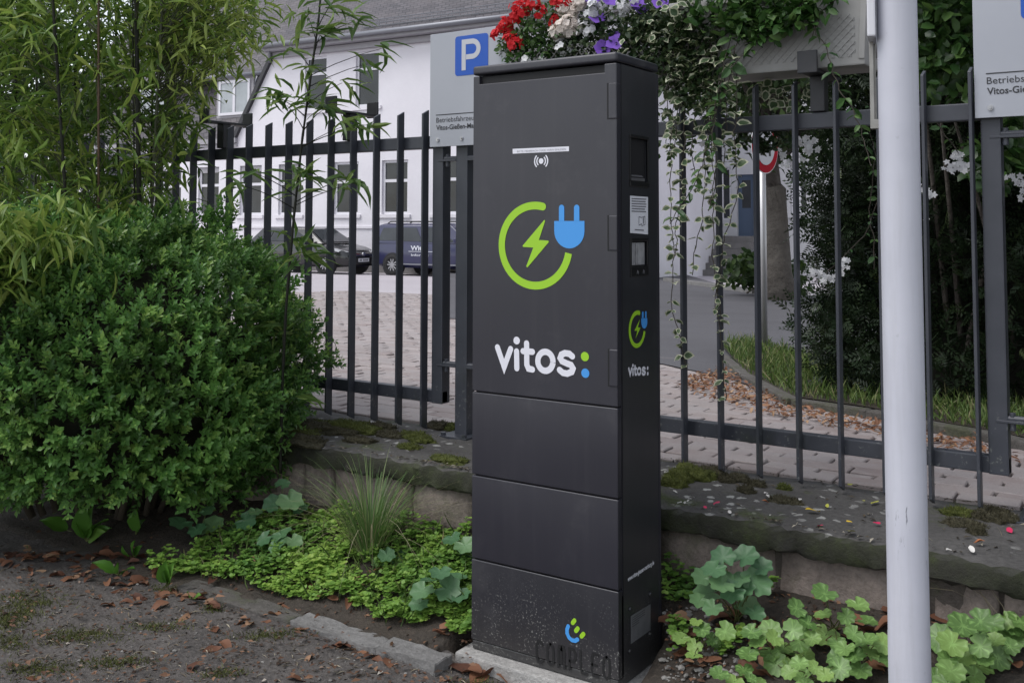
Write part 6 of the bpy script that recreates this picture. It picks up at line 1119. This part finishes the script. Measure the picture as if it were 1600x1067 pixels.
strand(cl, [(1440, 160), (1465, 195), (1480, 215), (1500, 240)], 1.0, .05, .03, .045, gvm, droop=.3); strand(cl, [(1359, 160), (1362, 230), (1350, 330), (1345, 420)], 1.05, .06, .035, .055, gvm); strand(cl, [(1270, 440), (1300, 410), (1340, 350), (1356, 280)], 1.05, .07, .03, .05, gvm)
def star_cluster(u, v, ru, rv, n, y=1.03):
    root = cl; c = hy(u, v, y); px = FPX/float((c-CAM)@FW)
    for k in range(n):
        a = r9.rand()*6.28; q = r9.rand()**.5; p = c+RT*(ru*q*math.cos(a)/px)+UP*(rv*q*math.sin(a)/px)+FW*r9.uniform(-.02, .02); flower(root, F_star, p, norm(CAM-p)+r9.normal(0, .45, 3), r9.uniform(.8, 1.25), 'flower')
for a in [(1252, 222, 12, 9, 16), (1268, 228, 14, 12, 22), (1222, 240, 5, 10, 8), (1232, 258, 12, 7, 9), (1248, 250, 8, 6, 6), (1496, 242, 9, 8, 11), (1500, 262, 9, 8, 10), (1486, 262, 8, 10, 9), (1510, 264, 6, 8, 6), (1440, 296, 6, 8, 5), (1452, 304, 7, 4, 5), (1275, 428, 12, 6, 10), (1295, 436, 12, 7, 12), (1315, 420, 9, 9, 10), (1320, 410, 7, 6, 6), (1578, 278, 6, 5, 5), (1594, 282, 6, 7, 6), (1598, 305, 6, 9, 6), (1447, 345, 3, 4, 2), (1104, 222, 10, 8, 6), (1160, 224, 7, 5, 4)]: star_cluster(*a)
# leafy shrub above the hedge and behind the right sign, darker foliage under the box
M_shrub = leafmat('shrub_leaves', [(0, (.018, .050, .012)), (.6, (.040, .090, .020)), (1, (.09, .16, .04))], .35, .3, .5)
def shrub(name, label, px, dep, n, L0, L1, m=M_shrub, wd=.62, core=True):
    p0 = hd(px[0][0], px[0][1], dep[0]); root = empty(name, (p0[0], p0[1], zc(p0[1]))); tag(root, label, 'shrub'); B = []
    for k in range(n):
        u, v, r_ = px[r9.randint(len(px))]; a = r9.rand()*6.28; q = r9.rand()**.5; B.append(hd(u+r_*q*math.cos(a), v+r_*q*math.sin(a), r9.uniform(*dep)))
    L_ = r9.uniform(L0, L1, n); me = leaf_mesh('foliage', np.array(B), norm(r9.normal(size=(n, 3))+[0, -.3, -.3]), norm(r9.normal(0, .5, (n, 3))+[.3, -.6, 1]), L_, L_*wd, T_OVAL); tag(link('foliage', me, root, m), kind='stuff')
    for k in range(6):
        u, v, r_ = px[r9.randint(len(px))]; t = hd(u, v, (dep[0]+dep[1])/2); b = np.array([p0[0]+r9.normal(0, .15), p0[1]+r9.normal(0, .1)+1.3, zc(p0[1])]); mb = MB(); mb.tube(bent(b, t, .1, 6), [.02, .017, .014, .011, .008, .004], 6); mb.build('stem', M_bark, root, smooth=True)
    return root
shrub('leafy_shrub', 'glossy green leafy shrub rising beside the yew hedge behind the pole', [(1470, 40, 60), (1490, 110, 55), (1440, 20, 40), (1550, 250, 45), (1590, 230, 40), (1460, 90, 45), (1520, 60, 60), (1600, 60, 60), (1480, -40, 70), (1420, -30, 60), (1560, -40, 70), (1580, 140, 50)], (4.6, 5.2), 2600, .05, .09)
shrub('low_shrub', 'low dark green shrub below the stone steps', [(1150, 425, 22), (1180, 430, 22), (1170, 410, 20), (1215, 440, 25), (1245, 430, 25)], (19.5, 20.5), 700, .10, .2, M_treeleaf)
# ================================================================ FALLEN LEAVES, PETALS, LITTER
M_dead = leafmat('dead_leaf', [(0, (.07, .030, .020)), (.4, (.14, .062, .036)), (.8, (.22, .105, .058)), (1, (.33, .21, .13))], .65, .1, .3, rand=True)
def dead_mesh(k):
    r_ = np.random.RandomState(40+k); V = []; n = 7; curl = r_.uniform(.1, .5); tw = r_.uniform(-.5, .5)
    for i in range(n):
        t_ = i/(n-1); wv = .26*math.sin(math.pi*(t_*.92+.04))**.8; zc2 = .25*curl*math.sin(t_*3.0+k)
        for s in (-1, 0, 1): V.append((t_-.5, s*wv+.05*math.sin(t_*4+k), .04+zc2+abs(s)*curl*.42*wv/.26*(.6+.4*math.sin(i+k))+s*tw*.2*t_))
    F = [(i*3+j, i*3+j+1, (i+1)*3+j+1, (i+1)*3+j) for i in range(n-1) for j in range(2)]; m2 = bpy.data.meshes.new('fallen_leaf'); m2.from_pydata(V, [], F); m2.polygons.foreach_set('use_smooth', [True]*len(F)); m2.materials.append(M_dead); return m2
dm = [dead_mesh(k) for k in range(7)]
def fallen(p, L_, label, group, meshes=dm, name='fallen_leaf', cat='leaf', tilt=.25):
    o = link(name, meshes[r9.randint(len(meshes))], None); o.location = tuple(p); o.rotation_euler = (r9.normal(0, tilt), r9.normal(0, tilt), r9.rand()*6.28); o.scale = (L_, L_*r9.uniform(.8, 1.3), L_); return tag(o, label, cat, group)
def hp(u, v): q = hz(u, v, -.14); q[2] = zpath(q[0], q[1]); return q
for (u, v, du, dv, n) in [(60, 872, 70, 12, 22), (150, 880, 60, 16, 26), (110, 905, 80, 14, 14), (255, 895, 30, 18, 16), (20, 885, 30, 10, 8), (210, 915, 50, 14, 10), (230, 945, 55, 12, 12), (330, 950, 40, 10, 10), (430, 970, 40, 10, 8), (560, 1015, 50, 10, 9)]:
    for k in range(n):
        uu, vv = u+r9.normal(0, du*.6), v+r9.normal(0, dv*.6); q = hp(uu, vv) if hz(uu, vv, -.12)[1] < -.12 else hs(uu, vv)+np.array([0, 0, .006]); fallen(q, r9.uniform(.035, .07), 'dry brown leaf in the drift below the box bush', 'dead leaves below the bush')
for (u, v) in [(170, 950), (195, 945), (185, 955), (270, 935), (285, 945), (295, 955), (300, 965), (330, 925), (340, 940), (285, 975), (335, 990), (380, 985), (395, 985), (330, 1020), (350, 1020), (300, 1055), (460, 1065), (445, 950), (470, 990), (495, 980), (440, 975), (530, 1015), (545, 1022), (555, 1010), (590, 1035), (605, 1040), (575, 1030), (515, 960), (700, 1058), (560, 965), (50, 1067), (480, 1040), (90, 1010), (400, 940)]:
    fallen(hp(u+r9.normal(0, 4), v+r9.normal(0, 3)), r9.uniform(.04, .07), 'curled brown leaf on the bare path in front of the kerb', 'dead leaves on the path')
for (u, v) in [(735, 1048), (750, 1052), (765, 1050), (720, 1044), (790, 1058)]: fallen(hp(u, v)+np.array([0, 0, .004]), r9.uniform(.07, .10), 'curled brown leaf against the pale footing of the column', 'dead leaves at the footing')
for (u, v) in [(470, 915), (480, 922), (520, 940), (500, 935), (545, 950), (600, 965), (620, 945), (640, 950), (655, 955), (540, 830), (600, 900), (700, 985), (560, 915), (520, 925), (330, 915), (400, 880), (690, 995), (350, 900)]: fallen(hs(u, v)+np.array([0, 0, .012]), r9.uniform(.045, .08), 'brown leaf caught in the clover behind the kerb', 'dead leaves in the clover')
for k in range(62):
    u, v = r9.uniform(1045, 1390) if k < 46 else r9.uniform(1462, 1600), r9.uniform(960, 1066); fallen(hs(u, v)+np.array([0, 0, .008]), r9.uniform(.04, .085), 'brown leaf under the round leaved bed plants', 'dead leaves in the right bed')
pts = sample_poly([tuple(hg(u, v)) for u, v in [(1075, 595), (1130, 580), (1180, 612), (1300, 655), (1400, 675), (1560, 705), (1600, 730), (1500, 712), (1340, 682), (1200, 655), (1120, 632), (1060, 610)]], 1200); nb = len(pts)
tag(link('leaf_drift', leaf_mesh('leaf_drift', np.c_[pts, [zc(y)+.02+.02*r9.rand() for y in pts[:, 1]]], norm(np.c_[r9.normal(size=(nb, 2)), r9.normal(0, .3, nb)]), norm(np.c_[r9.normal(0, .5, (nb, 2)), np.ones(nb)]), r9.uniform(.02, .055, nb), r9.uniform(.008, .02, nb), T_OVAL), None, leafmat('drift_leaf', [(0, (.15, .07, .04)), (.6, (.29, .14, .075)), (1, (.42, .28, .17))], .7, .1)), 'orange brown leaf drift along the verge kerb', 'leaves', kind='stuff')
# small litter on path and bed: straw, grit, bits of bark
def litter(name, label, n, sampler, L0, L1, asp, stops, lift=.003):
    P = np.array([sampler() for _ in range(n)]); P[:, 2] += lift; L_ = r9.uniform(L0, L1, n)*r9.rand(n)**.7; me = leaf_mesh(name, P, norm(np.c_[r9.normal(size=(n, 2)), r9.normal(0, .12, n)]), norm(np.c_[r9.normal(0, .35, (n, 2)), np.ones(n)]), L_+.004, (L_+.004)*asp, T_DIA); return tag(link(name, me, None, leafmat(name, stops, .8, .05)), label, 'litter', kind='stuff')
litter('straw_litter', 'pale straw and twig bits scattered over the path', 1300, lambda: hp(r9.uniform(-10, 740), 860+210*r9.rand()**.8), .01, .045, .12, [(0, (.06, .05, .04)), (.6, (.16, .13, .09)), (1, (.38, .34, .26))])
litter('bark_litter', 'dark leaf crumbs scattered over the path', 1500, lambda: hp(r9.uniform(-10, 740), 860+210*r9.rand()), .006, .022, .6, [(0, (.02, .016, .013)), (.6, (.08, .045, .03)), (.9, (.16, .08, .045)), (1, (.4, .38, .34))])
litter('bed_litter', 'brown leaf crumbs over the planting bed soil', 2600, lambda: hs(r9.choice([r9.uniform(1040, 1600), r9.uniform(0, 735)]), r9.uniform(800, 1066)), .008, .035, .5, [(0, (.03, .02, .014)), (.6, (.11, .055, .032)), (1, (.22, .12, .07))])
litter('coping_litter', 'dark crumbs and twig bits on the wall coping', 700, lambda: (lambda q: np.array([q[0], min(max(q[1], YW0+.03), YW1-.03), ZC1+.003]))(hz(r9.choice([r9.uniform(1035, 1600), r9.uniform(440, 735)]), r9.uniform(660, 880), ZC1)), .006, .03, .35, [(0, (.02, .018, .014)), (.7, (.09, .07, .045)), (1, (.34, .31, .25))])
def pebbles(name, label, n, sampler, r0, r1, m):
    mb = MB(); ico = [(0, 0, 1), (.9, 0, .35), (.28, .85, .35), (-.72, .52, .35), (-.72, -.52, .35), (.28, -.85, .35), (.72, .52, -.35), (-.28, .85, -.35), (-.9, 0, -.35), (-.28, -.85, -.35), (.72, -.52, -.35), (0, 0, -1)]
    fs = [(0, 1, 2), (0, 2, 3), (0, 3, 4), (0, 4, 5), (0, 5, 1), (1, 6, 2), (2, 7, 3), (3, 8, 4), (4, 9, 5), (5, 10, 1), (2, 6, 7), (3, 7, 8), (4, 8, 9), (5, 9, 10), (1, 10, 6), (11, 7, 6), (11, 8, 7), (11, 9, 8), (11, 10, 9), (11, 6, 10)]
    for k in range(n):
        p = sampler(); r = r0+(r1-r0)*r9.rand()**3; s = r9.uniform(.6, 1.2, 3)*r; mb.add([(p[0]+q[0]*s[0]*(1+r9.normal(0, .12)), p[1]+q[1]*s[1], p[2]+r*.2+q[2]*s[2]*.6) for q in ico], fs)
    return tag(mb.build(name, m), label, 'gravel', kind='stuff')
M_peb = plain('pebble', (.10, .095, .09), .85, c2=(.26, .25, .235), scale=18)
pebbles('path_grit', 'fine grit and pebbles on the dark path', 550, lambda: hp(r9.uniform(-10, 740), 860+210*r9.rand()), .0015, .008, M_peb); pebbles('bed_grit', 'small stones in the bed beside the column', 260, lambda: hs(r9.uniform(1035, 1180), r9.uniform(950, 1066)), .003, .016, M_peb)
# moss and grass on the path
pm_ = [(40, 945, 60, 18), (30, 965, 40, 14), (15, 1010, 30, 14), (60, 1050, 60, 12), (345, 1058, 40, 8), (215, 890, 25, 10), (620, 1018, 25, 8), (260, 925, 25, 10), (740, 1060, 30, 5), (330, 960, 20, 8), (0, 980, 40, 20), (120, 1000, 70, 14), (180, 1040, 60, 10), (420, 1000, 60, 8), (250, 985, 50, 8)]
B = []
for (u, v, du, dv) in pm_:
    for k in range(int(du*dv*.9)): B.append(hp(u+r9.normal(0, du*.5), v+r9.normal(0, dv*.5)))
B = np.array(B); nb = len(B); tag(link('path_moss', leaf_mesh('path_moss', B, norm(np.c_[r9.normal(0, .8, (nb, 2)), np.ones(nb)*.8]), rdir(nb), r9.uniform(.006, .022, nb), .003, T_NEEDLE), None, leafmat('path_moss', [(0, (.035, .045, .010)), (.6, (.085, .095, .020)), (1, (.15, .17, .05))], .8, .2)), 'sparse moss and fine grass patches on the path', 'moss', kind='stuff')
# petals and small yellow leaves on the coping
def small_petal(name, c, k): m2 = dm[k].copy(); m2.materials.clear(); m2.materials.append(plain(name, c, .6)); return [m2]
S_y, S_yg, S_r, S_w, S_o = small_petal('leaf_yellow', (.62, .42, .02), 1), small_petal('leaf_lime', (.42, .42, .06), 3), small_petal('petal_pink', (.55, .02, .09), 2), small_petal('petal_pale', (.6, .58, .55), 4), small_petal('leaf_orange', (.36, .12, .04), 5)
zt_ = ZC1+.011
for (u, v, L_, mm, lab) in [(1270, 798, .045, S_y, 'golden yellow leaf lying on the mossy coping'), (1330, 830, .055, S_yg, 'largest lime green leaf on the edge of the coping'), (1367, 785, .04, S_yg, 'round lime leaf on the coping near the pale pole'), (1350, 782, .018, S_yg, 'tiny lime leaf beside the round lime leaf'), (1328, 757, .03, S_yg, 'lime leaf at the foot of a fence bar'), (1293, 790, .022, S_yg, 'small lime leaf beside the golden yellow leaf'), (1327, 815, .018, S_y, 'tiny yellow leaf in the middle of the coping'),
                            (1282, 821, .022, S_r, 'pink petal near the coping edge'), (1370, 817, .022, S_r, 'pink petal between the lime leaves and the pole'), (1120, 786, .028, S_r, 'pink and white petal near the column on the coping'), (1102, 792, .016, S_r, 'tiny red petal near the column on the coping'), (1578, 828, .03, S_r, 'red petal on the coping under the cropped sign'),
                            (1530, 847, .03, S_o, 'orange curled leaf on the coping beyond the pole'), (1196, 784, .026, S_o, 'orange brown leaf standing on the coping'), (1518, 858, .025, S_w, 'white petal on the coping edge beyond the pole'), (1480, 862, .018, S_w, 'small white petal on the coping right by the pole')]:
    q = hz(u, v, zt_); q[1] = max(q[1], YW0+.02); fallen(q, L_, lab, None, mm, 'fallen_petal' if mm in (S_r, S_w) else 'fallen_leaf', 'petal' if mm in (S_r, S_w) else 'leaf', .15)
for (u, v) in [(1078, 779), (1070, 785), (1082, 776), (1062, 785), (1055, 768), (1050, 788), (1200, 775), (1206, 805), (1362, 803), (1075, 782), (1250, 780), (1197, 770), (1160, 790), (1240, 803), (1140, 800)]: fallen(hz(u, v, zt_), r9.uniform(.012, .02), 'tiny white petal on the coping between column and pole', 'white petals on the coping', S_w, 'fallen_petal', 'petal', .2)
